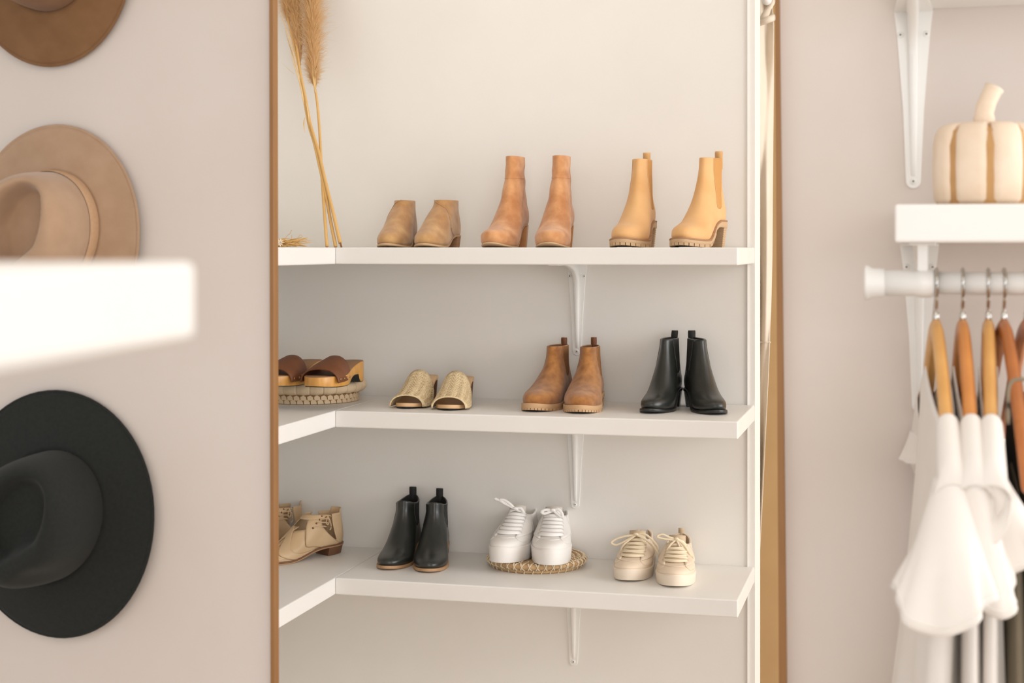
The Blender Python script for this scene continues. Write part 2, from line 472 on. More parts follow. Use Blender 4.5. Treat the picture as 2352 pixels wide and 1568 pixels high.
def concave(rows, kx, kw):
    xt, wt = rows[-1][2], rows[-1][3]; out = []
    for z, xb, xf, hw, t in rows:
        s = math.sin(math.pi*min(max((z-2.6)/(9.6-2.6), 0), 1)); out.append((z, xb, xf-kx*s*(xf-xt), hw-kw*s*(hw-wt), t))
    return out
def gores(l, par, m_el, m_edge, z0, xlo, xhi, w0, w1, ztop):
    """elastic side panels between x_c-w and x_c+w, rounded at the foot"""
    def lim(t):
        z = z0+(ztop-z0)*t; xc = xlo+(xhi-xlo)*t; w = (w0+(w1-w0)*t)*math.sqrt(max(0.02, 1-(1-min(1, t/.14))**2))
        return l.phi_at_x(z, xc+w), l.phi_at_x(z, xc-w)
    for s in (1, -1):
        patch(l, par, m_el, 'elastic_gore', (lambda t: lim(t)) if s > 0 else (lambda t: (-lim(t)[1], -lim(t)[0])), z0, ztop, .05, 10, 26, .06)
        for k in (0, 1):
            seam(l, par, m_edge, 'gore_seam', [(s*lim(t)[k], z0+(ztop-z0)*t) for t in np.linspace(0.03, 1, 9)], .06, .05, 3)
def seam(l, par, m, name, pts, r=.06, off=.03, sub=5):
    """raised seam through (phi, z) points"""
    q = smooth_path(pts, sub); v, f = tube([l.P(p[0], p[1], off) for p in q], r, 6)
    return add_obj(name, cmv(v), f, m, par)

def pull_tab(l, par, m, width=1.5, height=2.2, x=None, tilt=0.0, inner=2.0, phi=math.pi, fwd=.9):
    base = l.P(phi, l.zt); p = Vector((base.x, base.y, base.z))
    path = [(p.x-.12, p.z-inner), (p.x-.1, p.z-.3), (p.x-.12-tilt, p.z+height*.75), (p.x-.02-tilt, p.z+height), (p.x+.25-tilt, p.z+height+.05),
            (p.x+.45-tilt*.9, p.z+height*.8), (p.x+.42, p.z+.1), (p.x+.4, p.z-inner*.7)]
    path = smooth_path([(a, 0, b) for a, b in path], 4)
    V = []; Fc = []
    for q in path:
        V += [Vector((q[0], p.y-width/2, q[2])), Vector((q[0], p.y+width/2, q[2]))]
    for i in range(len(path)-1): Fc.append((2*i, 2*i+1, 2*i+3, 2*i+2))
    o = add_obj('pull_tab', cmv(V), Fc, m, par); solidify(o, .0012, 0); return o

def arch(par, m, name, stations, n=22, thick=.18, p=.85):
    """band bent over the foot: stations (x, y_centre, half_width, z_foot, height)"""
    V = []; Fc = []
    for x, yc, w, zf, h in stations:
        for k in range(n+1):
            a = math.pi*k/n; c, s = math.cos(a), math.sin(a)
            V.append(Vector((x, yc-w*math.copysign(abs(c)**p, c), zf+h*abs(s)**p)))
    ww = n+1
    for i in range(len(stations)-1):
        for k in range(n): Fc.append((i*ww+k, i*ww+k+1, (i+1)*ww+k+1, (i+1)*ww+k))
    o = add_obj(name, cmv(V), Fc, m, par); solidify(o, thick*CM, 0); return o

def shoe_empty(name, pos, psi, z, L, frac=.93):
    """pos: plan point under the toe; psi: heading in degrees, 0 = towards the camera, positive = towards picture left"""
    a = math.radians(psi); d = np.array([-math.sin(a), -math.cos(a)]); o = np.array(pos)-d*L*CM*frac
    return empty(name, (o[0], o[1], z), math.atan2(d[1], d[0]))

# -------------------- materials of the shoes
M_sue_tan = mat('tan_suede', (198, 156, 104), .95, (168, 122, 74), 34, .7, .25, 900, sheen=.35)
M_sue_rust = mat('rust_suede', (216, 160, 110), .95, (184, 122, 72), 34, .7, .25, 900, sheen=.35)
M_honey = mat('honey_nubuck', (226, 180, 124), .75, (216, 164, 104), 20, 1.0, .12, 600, sheen=.15)
M_honey_el = mat('honey_elastic', (206, 152, 88), .9, (196, 142, 80), 300, 1, .3, 900, stretch=(6,6,.2))
M_gum = mat('beige_rubber', (196, 164, 128), .7)
M_gum_d = mat('tan_stacked_heel', (172, 132, 96), .7, (150, 110, 76), 90, 1, stretch=(.2,.2,4))
M_sue_brown = mat('brown_suede', (186, 128, 70), .95, (146, 92, 44), 60, .8, .4, 900, sheen=.3)
M_brown_lea = mat('brown_leather', (122, 72, 40), .55, (106, 60, 32), 50, 1, .1, 500)
M_brown_el = mat('brown_elastic', (150, 104, 60), .9, (138, 92, 50), 300, 1, .2, 900)
M_rub_tan = mat('tan_rubber', (198, 160, 120), .7)
M_black = mat('black_leather', (34, 36, 34), .34, (42, 44, 41), 50, 1, .12, 420, coat=.25)
M_black_el = mat('black_elastic', (30, 31, 30), .85, (38, 38, 36), 300, 1, .2, 900)
M_black_rub = mat('black_rubber', (38, 38, 36), .4)
M_tan_sole = mat('tan_leather_sole', (190, 152, 114), .6, (172, 134, 96), 60, 1)
M_raffia = mat('woven_raffia', (240, 221, 184), .85, (216, 190, 146), 170, 1.0, .6, 300)
M_footbed = mat('nude_leather', (222, 182, 136), .55, (214, 174, 128), 30, 1)
M_stack = mat('stacked_wood_heel', (132, 92, 64), .6, (104, 70, 46), 130, 1.1, wave=('Z', 1.5))
M_clogwood = mat('honey_wood', (218, 164, 84), .42, (192, 134, 58), 40, 1.2, stretch=(3,3,.6), coat=.2)
M_clogbed = mat('clog_footbed_leather', (150, 112, 80), .7)
M_beige_lea = mat('beige_leather', (214, 184, 146), .5, (202, 170, 130), 24, 1.1, .08, 400)
M_beige_in = mat('beige_lining', (176, 144, 110), .7)
M_lin = mat('dark_tan_lining', (120, 84, 54), .8)
M_lin_blk = mat('black_lining', (24, 24, 23), .9)
M_snk_w = mat('white_leather', (240, 236, 232), .5, (236, 231, 226), 20, 1, .05, 500)
M_snk_ws = mat('white_rubber', (238, 233, 228), .55)
M_snk_wl = mat('white_cotton_lace', (246, 243, 240), .85)
M_snk_wi = mat('white_textile_lining', (222, 214, 204), .9)
M_snk_c = mat('cream_leather', (236, 217, 194), .55, (230, 210, 186), 20, 1, .06, 400)
M_snk_cs = mat('cream_rubber', (238, 223, 204), .6)
M_snk_cl = mat('cream_lace', (238, 221, 192), .85)
M_snk_ci = mat('cream_lining', (206, 184, 154), .9)
M_stitch = mat('pale_stitching', (220, 190, 150), .8)

def pos_top(px, off): return on_shoe_wall(px, SD-off)       # off metres behind the shelf front edge

# ------------------------------------------------------------------ tan suede booties (top shelf)
def bootie(px, off, psi, side, label):
    rows = [(0,.3,21.6,3.2,0), (.6,.1,22.0,3.45,0), (1.6,0,21.9,3.5,0), (2.6,0,21.2,3.45,.05), (3.5,.1,19.9,3.3,.1), (4.3,.2,17.8,3.1,.2),
            (5.2,.4,15.4,2.85,.35), (6.2,.6,13.0,2.55,.6), (7.2,.7,11.4,2.3,.8), (8.4,.6,10.6,2.15,1), (9.4,.5,10.3,2.1,1)]
    rows = [(z*.80, *r) for z, *r in rows]
    l = Last(rows, ts=.35, heel=2.3, spring=.5, side=side, curve=.6, wide=1.02)
    e = shoe_empty('ankle_bootie', pos_top(px, off), psi, SHELF_Z[0], l.L)
    upper_mesh(l, e, M_sue_tan, M_lin)
    sole(l, e, M_gum, .15); heel_block(l, e, M_gum_d, 5.6, .92, .1)
    # overlapping front panel with its raised edge crossing the side facing the middle of the pair
    edge = pchip([0, .35, .7, .9, 1.0], [1.75, 1.45, .75, -.15, -.75]) if side > 0 else pchip([0, .4, .75, .92, 1.0], [-1.75, -1.4, -.95, -.45, .1])
    patch(l, e, M_sue_tan, 'overlap_panel', (lambda t: (-1.7, edge(t))) if side > 0 else (lambda t: (edge(t), 1.7)), .25, l.zt, .12, 18, 20, .12)
    seam(l, e, M_sue_tan, 'panel_edge', [(edge(t), .25+(l.zt-.25)*t) for t in np.linspace(0, 1, 12)], .1, .14, 3)
    seam(l, e, M_sue_tan, 'welt', [(q2, .15) for q2 in np.linspace(-1.9, 1.9, 9)], .1, .05)
    tag(e, label, 'shoe', 'tan suede booties on the top shelf'); return e
bootie(896, .035, 8, -1, 'short tan suede bootie at the left end of the top shoe row')
bootie(971, .03, 17, 1, 'short tan suede bootie with overlapped collar, second from left on top shelf')

# ------------------------------------------------------------------ tall rust suede boots
def tall_boot(px, off, psi, side, label):
    rows = [(0,.4,22.3,3.2,0), (.8,.1,22.9,3.5,0), (1.8,0,22.8,3.55,0), (2.8,0,22.0,3.45,.05), (3.7,0,20.2,3.25,.12), (4.6,.1,17.8,3.0,.25),
            (5.6,.3,15.2,2.75,.4), (6.8,.6,12.8,2.45,.65), (8.2,.9,10.9,2.15,.9), (9.6,1.0,9.9,1.92,1), (11,1.0,9.5,1.8,1), (12.5,.8,9.4,1.8,1), (14.4,.6,9.3,1.78,1)]
    rows = concave([(z*1.01, *r) for z, *r in rows], .42, .5)
    l = Last(rows, ts=.3, heel=4.6, spring=.9, side=side, curve=.5, fold=.16)
    e = shoe_empty('suede_boot', pos_top(px, off), psi, SHELF_Z[0], l.L)
    upper_mesh(l, e, M_sue_rust, M_lin, nz=36)
    sole(l, e, M_gum, -.05); heel_block(l, e, M_sue_rust, 5.4, .86, .0, lean=.3)
    seam(l, e, M_sue_rust, 'ankle_seam', [(a, 9.9) for a in np.linspace(-1.7, 1.7, 9)], .07, .02)
    seam(l, e, M_sue_rust, 'side_zip_seam', [(side*1.75, l.zt), (side*1.75, 10), (side*1.8, 6), (side*1.7, 2.5)], .06, .02)
    seam(l, e, M_sue_rust, 'side_seam', [(-side*1.55, 2), (-side*1.5, 6), (-side*1.6, 9.4)], .05, .02)
    tag(e, label, 'boot', 'tall rust suede boots on the top shelf'); return e
tall_boot(1134, .03, 16, -1, 'tall rust suede boot with block heel showing, beside the tan booties')
tall_boot(1257, .03, 12, 1, 'tall rust suede boot beside the honey heeled boots')

# ------------------------------------------------------------------ honey chelsea boots with lug soles
def lug_tread(l, par, m, nseg, grow, h, gap=.28, inner=1.0, name='tread'):
    V = []; Fc = []
    for k in range(nseg):
        a0 = 2*math.pi*k/nseg; a1 = 2*math.pi*(k+1-gap)/nseg
        q = []
        for a, g in ((a0, grow), (a1, grow), (a1, grow-inner), (a0, grow-inner)):
            x, y = l.flat(a, .5, g); q.append((x, y))
        if min(p[0] for p in q) < .34*l.L: continue
        b = len(V)
        for x, y in q: V.append(Vector((x, y, l.lift(x))))
        for x, y in q: V.append(Vector((x, y, l.lift(x)+h+.03)))
        Fc += [(b, b+3, b+2, b+1), (b+4, b+5, b+6, b+7)]+[(b+i, b+(i+1) % 4, b+4+(i+1) % 4, b+4+i) for i in range(4)]
    return add_obj(name, cmv(V), Fc, m, par, smooth=False)
def honey_boot(px, off, psi, side, label):
    rows = [(0,.3,22.6,3.5,0), (.7,.1,22.9,3.65,0), (1.6,0,22.7,3.65,0), (2.6,0,21.7,3.5,.05), (3.5,.1,19.9,3.3,.12), (4.4,.2,17.6,3.05,.25),
            (5.4,.3,15.4,2.8,.4), (6.8,.6,13.2,2.5,.6), (8.4,.9,11.4,2.15,.85), (10,.8,10.4,1.9,1), (12,.6,9.9,1.8,1), (14,.4,9.7,1.78,1)]
    rows = concave([(z*.92, *r) for z, *r in rows], .36, .4)
    l = Last(rows, ts=1.5, heel=4.1, spring=.45, side=side, curve=.5, wide=1.06)
    e = shoe_empty('heeled_chelsea_boot', pos_top(px, off), psi, SHELF_Z[0], l.L)
    upper_mesh(l, e, M_honey, M_lin, nz=36)
    slab(l, e, M_gum, 'sole', lambda x: l.lift(x)+l.ts-.25, lambda x: l.lift(x)+.55*sstep(5, 9, x), .4, z=.7)
    slab(l, e, M_gum_d, 'welt', lambda x: l.lift(x)+l.ts+.05, lambda x: l.lift(x)+l.ts-.28, .46, z=.7)
    lug_tread(l, e, M_gum, 30, .4, .55, gap=.14)
    slab(l, e, M_black_rub, 'outsole', lambda x: l.lift(x)+.5, lambda x: l.lift(x)+.1+.3*sstep(9, 6, x), -.7, z=.7)
    heel_block(l, e, M_gum, 5.4, .86, .3, ribs=9)
    gores(l, e, M_honey_el, M_honey, 2.4, 6.6, 5.0, 1.5, 2.3, l.zt)
    pull_tab(l, e, M_honey, 1.5, 1.7)
    tag(e, label, 'boot', 'honey chelsea boots on the top shelf'); return e
honey_boot(1436, .035, 17, -1, 'honey leather heeled chelsea boot with lug sole, left of its pair')
honey_boot(1563, .03, 29, 1, 'honey leather heeled chelsea boot at the right end of the top shelf')

# ------------------------------------------------------------------ raffia mules
def mule(px, py, psi, side, label):
    rows = [(0,.4,22.4,3.7,0), (1,.2,22.8,3.9,0), (2,.2,22.6,3.9,0)]
    l = Last(rows, ts=.5, heel=4.6, spring=.35, side=side, curve=.5, wide=1.0)
    e = shoe_empty('heeled_mule', at_z(px, py, SHELF_Z[1]), psi, SHELF_Z[1], l.L)
    slab(l, e, M_black_rub, 'outsole', lambda x: l.lift(x)+.25, lambda x: l.lift(x), -.25)
    slab(l, e, M_footbed, 'footbed', lambda x: l.lift(x)+.95, lambda x: l.lift(x)+.2, .0, bev=.2)
    heel_block(l, e, M_stack, 5.6, .85, -.15, lean=.3)
    st = []
    for k in range(15):
        t = k/14; x = 21.3-10.2*t
        w = 3.85*FOOT(x/22.8)+(.08); yc = side*.5*max(0, (x-.4*22.8)/(.6*22.8))**2
        h = 2.4+2.75*sstep(0, 1, t)
        st.append((x, yc, w*(1 if t > .12 else .93+.07*t/.12), l.lift(x)+.25, h))
    # the band sweeps back at its sides: shift x with height
    o = arch(e, M_raffia, 'woven_upper', st, 26, .22, .9)
    me = o.data
    for v in me.vertices:
        zrel = v.co.z/CM; 
    # edge binding of the toe opening
    x, yc, w, zf, h = st[0]
    path = [(x+.02, yc-w*math.copysign(abs(math.cos(a))**.9, math.cos(a)), zf+h*abs(math.sin(a))**.9) for a in np.linspace(0, math.pi, 25)]
    v, f = tube(path, .16, 8); add_obj('toe_binding', cmv(v), f, M_raffia, e)
    # herringbone weave relief: crossing straws on the band
    V = []; Fc = []
    rr = random.Random(3)
    for i in range(1, 14):
        for k in range(1, 26):
            t0 = i/14; a = math.pi*k/26
            for s2 in ((1,) if (k//2) % 2 else (-1,)):
                p = []
                for q in (-.5, .5):
                    tt = min(max((i+q*.95)/14, 0), 1)*14; aa = math.pi*(k+q*s2*1.3)/26
                    j = min(int(tt), 13); fr = tt-j; A, B = st[j], st[min(j+1, 14)]
                    X, Y, W, Zf, Hh = [A[c]*(1-fr)+B[c]*fr for c in range(5)]
                    c, sn = math.cos(aa), math.sin(aa)
                    p.append(Vector((X, Y-(W+.13)*math.copysign(abs(c)**.9, c), Zf+(Hh+.13)*abs(sn)**.9)))
                v, f = tube(p, .085, 5); b = len(V); V += v; Fc += [tuple(x+b for x in q) for q in f]
    w = add_obj('straw_weave', cmv(V), Fc, M_raffia, e); w['kind'] = 'stuff'
    tag(e, label, 'shoe', 'raffia mules on the middle shelf'); return e
mule(938, 938, 10, -1, 'open-toe woven raffia heeled mule, left of its pair')
mule(1027, 942, 9, 1, 'open-toe woven raffia heeled mule, right of its pair')

# ------------------------------------------------------------------ chelsea family
def chelsea(name, px, py, psi, side, zi, rows, kw, M, label, group, tabw=1.4, tabh=2.1, heel=None, gore=(3.6, .12, .34), solekw=None, tab_tilt=0.0, tread=False, frac=.93, cat='boot'):
    l = Last(rows, side=side, **kw)
    e = shoe_empty(name, at_z(px, py, SHELF_Z[zi]), psi, SHELF_Z[zi], l.L, frac)
    upper_mesh(l, e, M['up'], M['in'], nz=32)
    sk = dict(grow=.3); sk.update(solekw or {})
    if tread:
        slab(l, e, M['sole'], 'sole', lambda x: l.lift(x)+l.ts+.03, lambda x: l.lift(x)+.4, **sk)
        lug_tread(l, e, M['sole'], 44, sk['grow'], .42, gap=.16)
        slab(l, e, M_black_rub, 'outsole', lambda x: l.lift(x)+.3, lambda x: l.lift(x)+.12*sstep(6, 10, x), sk['grow']-.9)
    else:
        sole(l, e, M['sole'], **sk)
    if heel: heel_block(l, e, M['heel'], *heel)
    gores(l, e, M['el'], M['up'], gore[0], 6.4, 5.2, 1.5+gore[1]*2, 1.7+gore[2]*2, l.zt-.1)
    pull_tab(l, e, M['tab'], tabw, tabh, tilt=tab_tilt)
    tag(e, label, cat, group); return e, l
R_chel = [(0,.3,22.9,3.45,0), (.7,.1,23.2,3.65,0), (1.6,0,23.0,3.7,0), (2.6,0,22.0,3.6,.05), (3.5,.1,20.0,3.4,.12), (4.4,.2,17.6,3.15,.22),
          (5.3,.3,15.4,2.9,.35), (6.4,.5,13.2,2.6,.55), (7.8,.7,11.5,2.3,.8), (9.2,.6,10.8,2.05,1), (10.6,.4,10.6,1.95,1), (12.0,.3,10.7,1.9,1)]
R_chel = concave([(z*.83, *r) for z, *r in R_chel], .34, .3)
MB = dict(up=M_sue_brown, **{'in': M_lin}, el=M_brown_el, sole=M_rub_tan, heel=M_rub_tan, tab=M_brown_lea)
kwB = dict(ts=1.35, heel=1.5, spring=.5, curve=.5, dip=-.0)
chelsea('chelsea_boot', 1231, 945, 18, -1, 1, R_chel, kwB, MB, 'brown suede chelsea boot with tan rubber sole, left of its pair', 'brown suede chelsea boots', 1.2, 1.3, (6.2, .97, .25), tread=True)
chelsea('chelsea_boot', 1327, 949, 12, 1, 1, R_chel, kwB, MB, 'brown suede chelsea boot with tan rubber sole, right of its pair', 'brown suede chelsea boots', 1.2, 1.5, (6.2, .97, .25), tread=True)

R_blk = [(0,.3,21.4,3.1,0), (.7,.1,21.8,3.3,0), (1.5,0,21.5,3.35,0), (2.4,0,20.2,3.2,.08), (3.2,.1,18.0,2.95,.18), (4.2,.2,15.8,2.75,.3),
         (5.3,.4,13.8,2.5,.45), (6.6,.6,12.0,2.25,.65), (8.2,.8,10.7,1.95,.9), (9.8,.7,10.0,1.72,1), (11.4,.5,9.7,1.6,1)]
R_blk = concave([(z*.94, *r) for z, *r in R_blk], .22, .2)
MK = dict(up=M_black, **{'in': M_lin_blk}, el=M_black_el, sole=M_black_rub, heel=M_black, tab=M_black_el)
kwK = dict(wide=1.06, ts=.6, heel=3.3, spring=.5, curve=.4)
chelsea('heeled_ankle_boot', 1499, 949, 19, -1, 1, R_blk, kwK, MK, 'glossy black leather heeled boot turned left, on the middle shelf', 'black heeled boots on the middle shelf', 1.3, 1.3, (5.6, .86, .1), tab_tilt=.5)
chelsea('heeled_ankle_boot', 1641, 952, -7, 1, 1, R_blk, kwK, MK, 'glossy black leather heeled boot turned right, at the middle shelf end', 'black heeled boots on the middle shelf', 1.5, 1.4, (5.6, .86, .1))

R_flt = [(0,.3,22.6,3.3,0), (.7,.1,23.0,3.5,0), (1.5,0,22.7,3.55,0), (2.4,0,21.2,3.4,.06), (3.2,.1,18.8,3.15,.15), (4.2,.2,16.4,2.95,.26),
         (5.4,.4,14.2,2.75,.4), (6.8,.6,12.2,2.5,.65), (8.4,.8,11.0,2.32,.9), (10.0,.7,10.5,2.25,1), (12.2,.5,10.4,2.3,1)]
R_flt = concave([(z*.80, *r) for z, *r in R_flt], .22, .25)
MF = dict(up=M_black, **{'in': M_lin_blk}, el=M_black_el, sole=M_tan_sole, heel=M_stack, tab=M_black_el)
kwF = dict(ts=.6, heel=2.6, spring=.4, curve=.45, dip=1.0)
chelsea('ankle_boot', 896, 1307, 10, -1, 2, R_flt, kwF, MF, 'black leather ankle boot with thin tan sole, left of its pair', 'black ankle boots with tan soles', 1.5, 1.5, (5.8, .9, .1), gore=(3.8, .16, .42), solekw=dict(grow=.2))
chelsea('ankle_boot', 980, 1313, 5, 1, 2, R_flt, kwF, MF, 'black leather ankle boot with thin tan sole, right of its pair', 'black ankle boots with tan soles', 1.5, 1.5, (5.8, .9, .1), gore=(3.8, .16, .42), solekw=dict(grow=.2))

# ------------------------------------------------------------------ sneakers
def ribbon(path, w, t=.09, up=(0,0,1)): return tube(path, w/2, 8, True, t/(w/2), up)
def sneaker(name, pos, z, psi, side, rows, kw, M, label, group, lace_rows, bow, tab=False, lace_w=.62, sole_g=.28, wide=.62, crossed=True):
    l = Last(rows, side=side, **kw)
    e = shoe_empty(name, pos, psi, z, l.L)
    upper_mesh(l, e, M['up'], M['in'], nz=28, hollow=3.2, rim=.45)
    slab(l, e, M['sole'], 'sole', lambda x: l.lift(x)+l.ts+.02, lambda x: l.lift(x), sole_g, grow_b=sole_g-.25, z=.5, bev=.25)
    slab(l, e, M['sole'], 'foxing_stripe', lambda x: l.lift(x)+l.ts+.18, lambda x: l.lift(x)+l.ts-.12, sole_g-.1, z=.5)
    z0, z1 = lace_rows[0], lace_rows[1]; nl = lace_rows[2]
    # tongue rising above the collar
    V = []; Fc = []; nn = 10
    for i in range(nn+1):
        t = i/nn; zz = z0+(l.zt-z0)*min(t/.78, 1)
        ext = max(0, t-.78)/.22
        for k in range(9):
            a = -.62+1.24*k/8; p = l.P(a, zz, .1); V.append(p+Vector((-.55*ext, 0, 1.5*ext)))
    for i in range(nn):
        for k in range(8): Fc.append((i*9+k, i*9+k+1, (i+1)*9+k+1, (i+1)*9+k))
    solidify(add_obj('tongue', cmv(V), Fc, M['in'], e), .0025, 0)
    # eyelet facings: two raised panels beside the tongue
    for s in (1, -1):
        patch(l, e, M['up'], 'eyelet_facing', lambda t: tuple(sorted((s*(.42+.12*(1-t)), s*(1.05+.45*(1-t))))), z0-.5, l.zt-.1, .2, 6, 12, .2)
        seam(l, e, M['up'], 'facing_seam', [(s*(1.02+.45*(1-t)), z0-.5+(l.zt-z0+.3)*t) for t in np.linspace(0, 1, 6)], .05, .2)
        seam(l, e, M['up'], 'vamp_seam', [(s*.54, z0-.5), (s*.8, z0-1.3), (s*1.1, .8)], .06, .05)
    seam(l, e, M['up'], 'toe_seam', [(a, z0-.55+.12*abs(a)) for a in np.linspace(-.6, .6, 7)], .07, .06)
    # lace bars
    for i in range(nl):
        t = i/(nl-1); zz = z0+(z1-z0)*t; dz = (z1-z0)/(nl-1)*.55
        a0 = wide
        dirs = (0,) if i == 0 or not crossed else (1, -1)
        for d in dirs:
            path = []
            for k in range(9):
                q = -1+2*k/8; path.append(l.P(q*(a0+.03), zz+d*q*dz*.5, .42-.14*abs(q)**3+(.09 if d > 0 else 0)))
            v, f = ribbon(path, lace_w*(1 if i else 1.15), .16, up=(.8, 0, .6)); add_obj('lace', cmv(v), f, M['lace'], e)
        for s in (1, -1):
            p = l.P(s*(a0+.04), zz, .34); v, f = lathe([(.26, 0), (.26, .06), (.12, .07)], 12)
            q = add_obj('eyelet', cmv(v), f, M['in'], e); nrm = (l.P(s*(a0+.04), zz, .5)-p).normalized()
            q.location = p*CM; q.rotation_euler = nrm.to_track_quat('Z', 'Y').to_euler()
    # knot and bow
    kp = l.P(0, z1, .75)+Vector((-.2, 0, .75))
    v, f = tube([kp+Vector((-.1, -.55, -.1)), kp+Vector((.2, -.2, .2)), kp+Vector((.25, .2, .2)), kp+Vector((-.05, .55, -.1))], [.18, .33, .33, .18], 10); add_obj('lace_knot', cmv(v), f, M['lace'], e)
    for s in (1, -1):     # the lace runs up from the last eyelet to the knot
        v, f = ribbon([l.P(s*wide, z1+.1, .3), l.P(s*.35, z1+.3, .5)+Vector((.1, 0, .3)), kp], lace_w*.9, .16, up=(.8, 0, .6)); add_obj('lace', cmv(v), f, M['lace'], e)
    for pts in bow:
        path = smooth_path([kp+Vector(p) for p in pts], 6)
        v, f = ribbon(path, lace_w*.72, .16, up=(1, .1, .25)); add_obj('lace_loop' if len(pts) > 3 else 'lace_end', cmv(v), f, M['lace'], e)
    if tab: pull_tab(l, e, M['tab'], 1.3, .9)
    seam(l, e, M['up'], 'heel_seam', [(math.pi-.75, .6), (math.pi-.7, 2.5), (math.pi-.5, l.zt-.3)], .05, .03)
    seam(l, e, M['up'], 'heel_seam', [(math.pi+.75, .6), (math.pi+.7, 2.5), (math.pi+.5, l.zt-.3)], .05, .03)
    tag(e, label, 'shoe', group); return e, l
R_cream = [(0,.3,23.6,3.65,0), (.6,.1,23.8,3.75,0), (1.3,0,23.4,3.75,.03), (2.1,0,22.2,3.6,.08), (2.9,.1,19.8,3.35,.15), (3.7,.2,17.6,3.1,.25),
           (4.6,.3,15.6,2.9,.4), (5.6,.5,13.8,2.7,.55), (6.5,.5,12.4,2.6,.7)]
R_cream = [(z*.72, *r) for z, *r in R_cream]
MC = dict(up=M_snk_c, **{'in': M_snk_ci}, sole=M_snk_cs, lace=M_snk_cl, tab=M_snk_ci)
kwC = dict(ts=2.1, heel=.35, spring=.5, curve=.5, dip=.8)
bowC1 = [[(0,0,0), (.2,-2.0,-.3), (.3,-4.0,-.9), (.5,-5.2,-1.8), (.6,-4.0,-2.2), (.5,-2,-1.2), (.1,-.3,-.2)],
         [(0,0,0), (.1,1.6,.3), (.2,3.2,-.6), (.6,4.7,-2.2), (.8,4.6,-3.0), (.6,3.4,-1.9), (.3,1.5,-.3), (0,0,0)],
         [(.1,0,0), (.9,-2.6,-2.2), (1.0,-3.3,-4.6)], [(.1,0,.1), (.9,3.6,-1.7), (.9,5.6,-5.0)]]
bowC2 = [[(0,0,0), (.2,-1.6,.5), (.2,-2.9,1.0), (.3,-3.9,.7), (.4,-3.6,.3), (.3,-1.4,0), (0,0,0)],
         [(0,0,0), (.4,1.6,-1.0), (.9,3.0,-3.0), (1.0,3.6,-3.4), (1.0,3.2,-4.0), (.6,1.8,-2.0), (0,0,0)],
         [(.1,0,0), (1.0,2.0,-4.0), (1.3,3.4,-7.2)], [(.1,0,.1), (.5,-1.2,-1.0), (.8,-1.9,-2.2)]]
sneaker('sneaker', at_z(1447, 1334, SHELF_Z[2]), SHELF_Z[2], 13, -1, R_cream, kwC, MC, 'cream leather low sneaker with looped bow, left of its pair', 'cream sneakers on the bottom shelf', (2.2, 4.25, 5), bowC1, True)
sneaker('sneaker', at_z(1545, 1347, SHELF_Z[2]), SHELF_Z[2], 11, 1, R_cream, kwC, MC, 'cream leather low sneaker nearest the bottom shelf end', 'cream sneakers on the bottom shelf', (2.2, 4.25, 5), bowC2, True)

# woven trivet under the white sneakers
M_seagrass = mat('seagrass_coil', (204, 172, 130), .85, (178, 142, 100), 60, 1.1, .3, 300)
M_strawtie = mat('pale_straw_binding', (238, 222, 194), .8, (228, 208, 176), 40, 1)
def ray_plan(px, d): return np.array([(px-CX)/F*d, d])
TRI_T = .021
tz = SHELF_Z[2]; dfront = (H-tz)*F/(1320-HY); TR = 115/F*(dfront+.1)*.995
tc = ray_plan(1233, dfront+TR*.985)
e = empty('woven_trivet', (tc[0], tc[1], tz))
def coil(par, R, z, r, m, name='coil', squash=1.0, n=48):
    v, f = tube([(R*math.cos(2*math.pi*k/n), R*math.sin(2*math.pi*k/n), z) for k in range(n)]+[(R, 0, z)], r, 8, False, squash); return add_obj(name, v, f, m, par)
def wraps(par, R, z, r, m, name, count, slant=0.0, w=.0016, a0=0.0, a1=2*math.pi, cross=False):
    V = []; Fc = []
    for k in range(count):
        th = a0+(a1-a0)*k/count
        for s in ((1, -1) if cross else (1,)):
            path = []
            for j in range(9):
                b = math.pi*(-.62+1.24*j/8)*1.0; th2 = th+s*slant*(j/8-.5)
                rr = R+(r+.0007)*math.cos(b); path.append((rr*math.cos(th2), rr*math.sin(th2), z+(r+.0007)*math.sin(b)))
            v, f = tube(path, w, 5, True, .5); bb = len(V); V += v; Fc += [tuple(x+bb for x in q) for q in f]
    o = add_obj(name, V, Fc, m, par); return o
rc = .0062
for j, R in enumerate([TR-rc, TR-3*rc, TR-5*rc, TR-7*rc, TR-9*rc]):
    coil(e, R, TRI_T-rc, rc, M_seagrass)
    if j < 3: wraps(e, R, TRI_T-rc, rc, M_strawtie, 'straw_binding', 40-3*j, .10, .0019, cross=(j == 0))
coil(e, TR-rc*1.9, rc*.75, rc*.78, M_seagrass)
wraps(e, TR-rc*1.9, rc*.75, rc*.78, M_strawtie, 'straw_binding', 34, .05, .0014)
v, f = lathe([(TR-9*rc, .006), (TR-9*rc, TRI_T-rc*.6)], 40); add_obj('centre', v, f, M_seagrass, e)
tag(e, 'round woven seagrass trivet under the white sneakers', 'trivet')

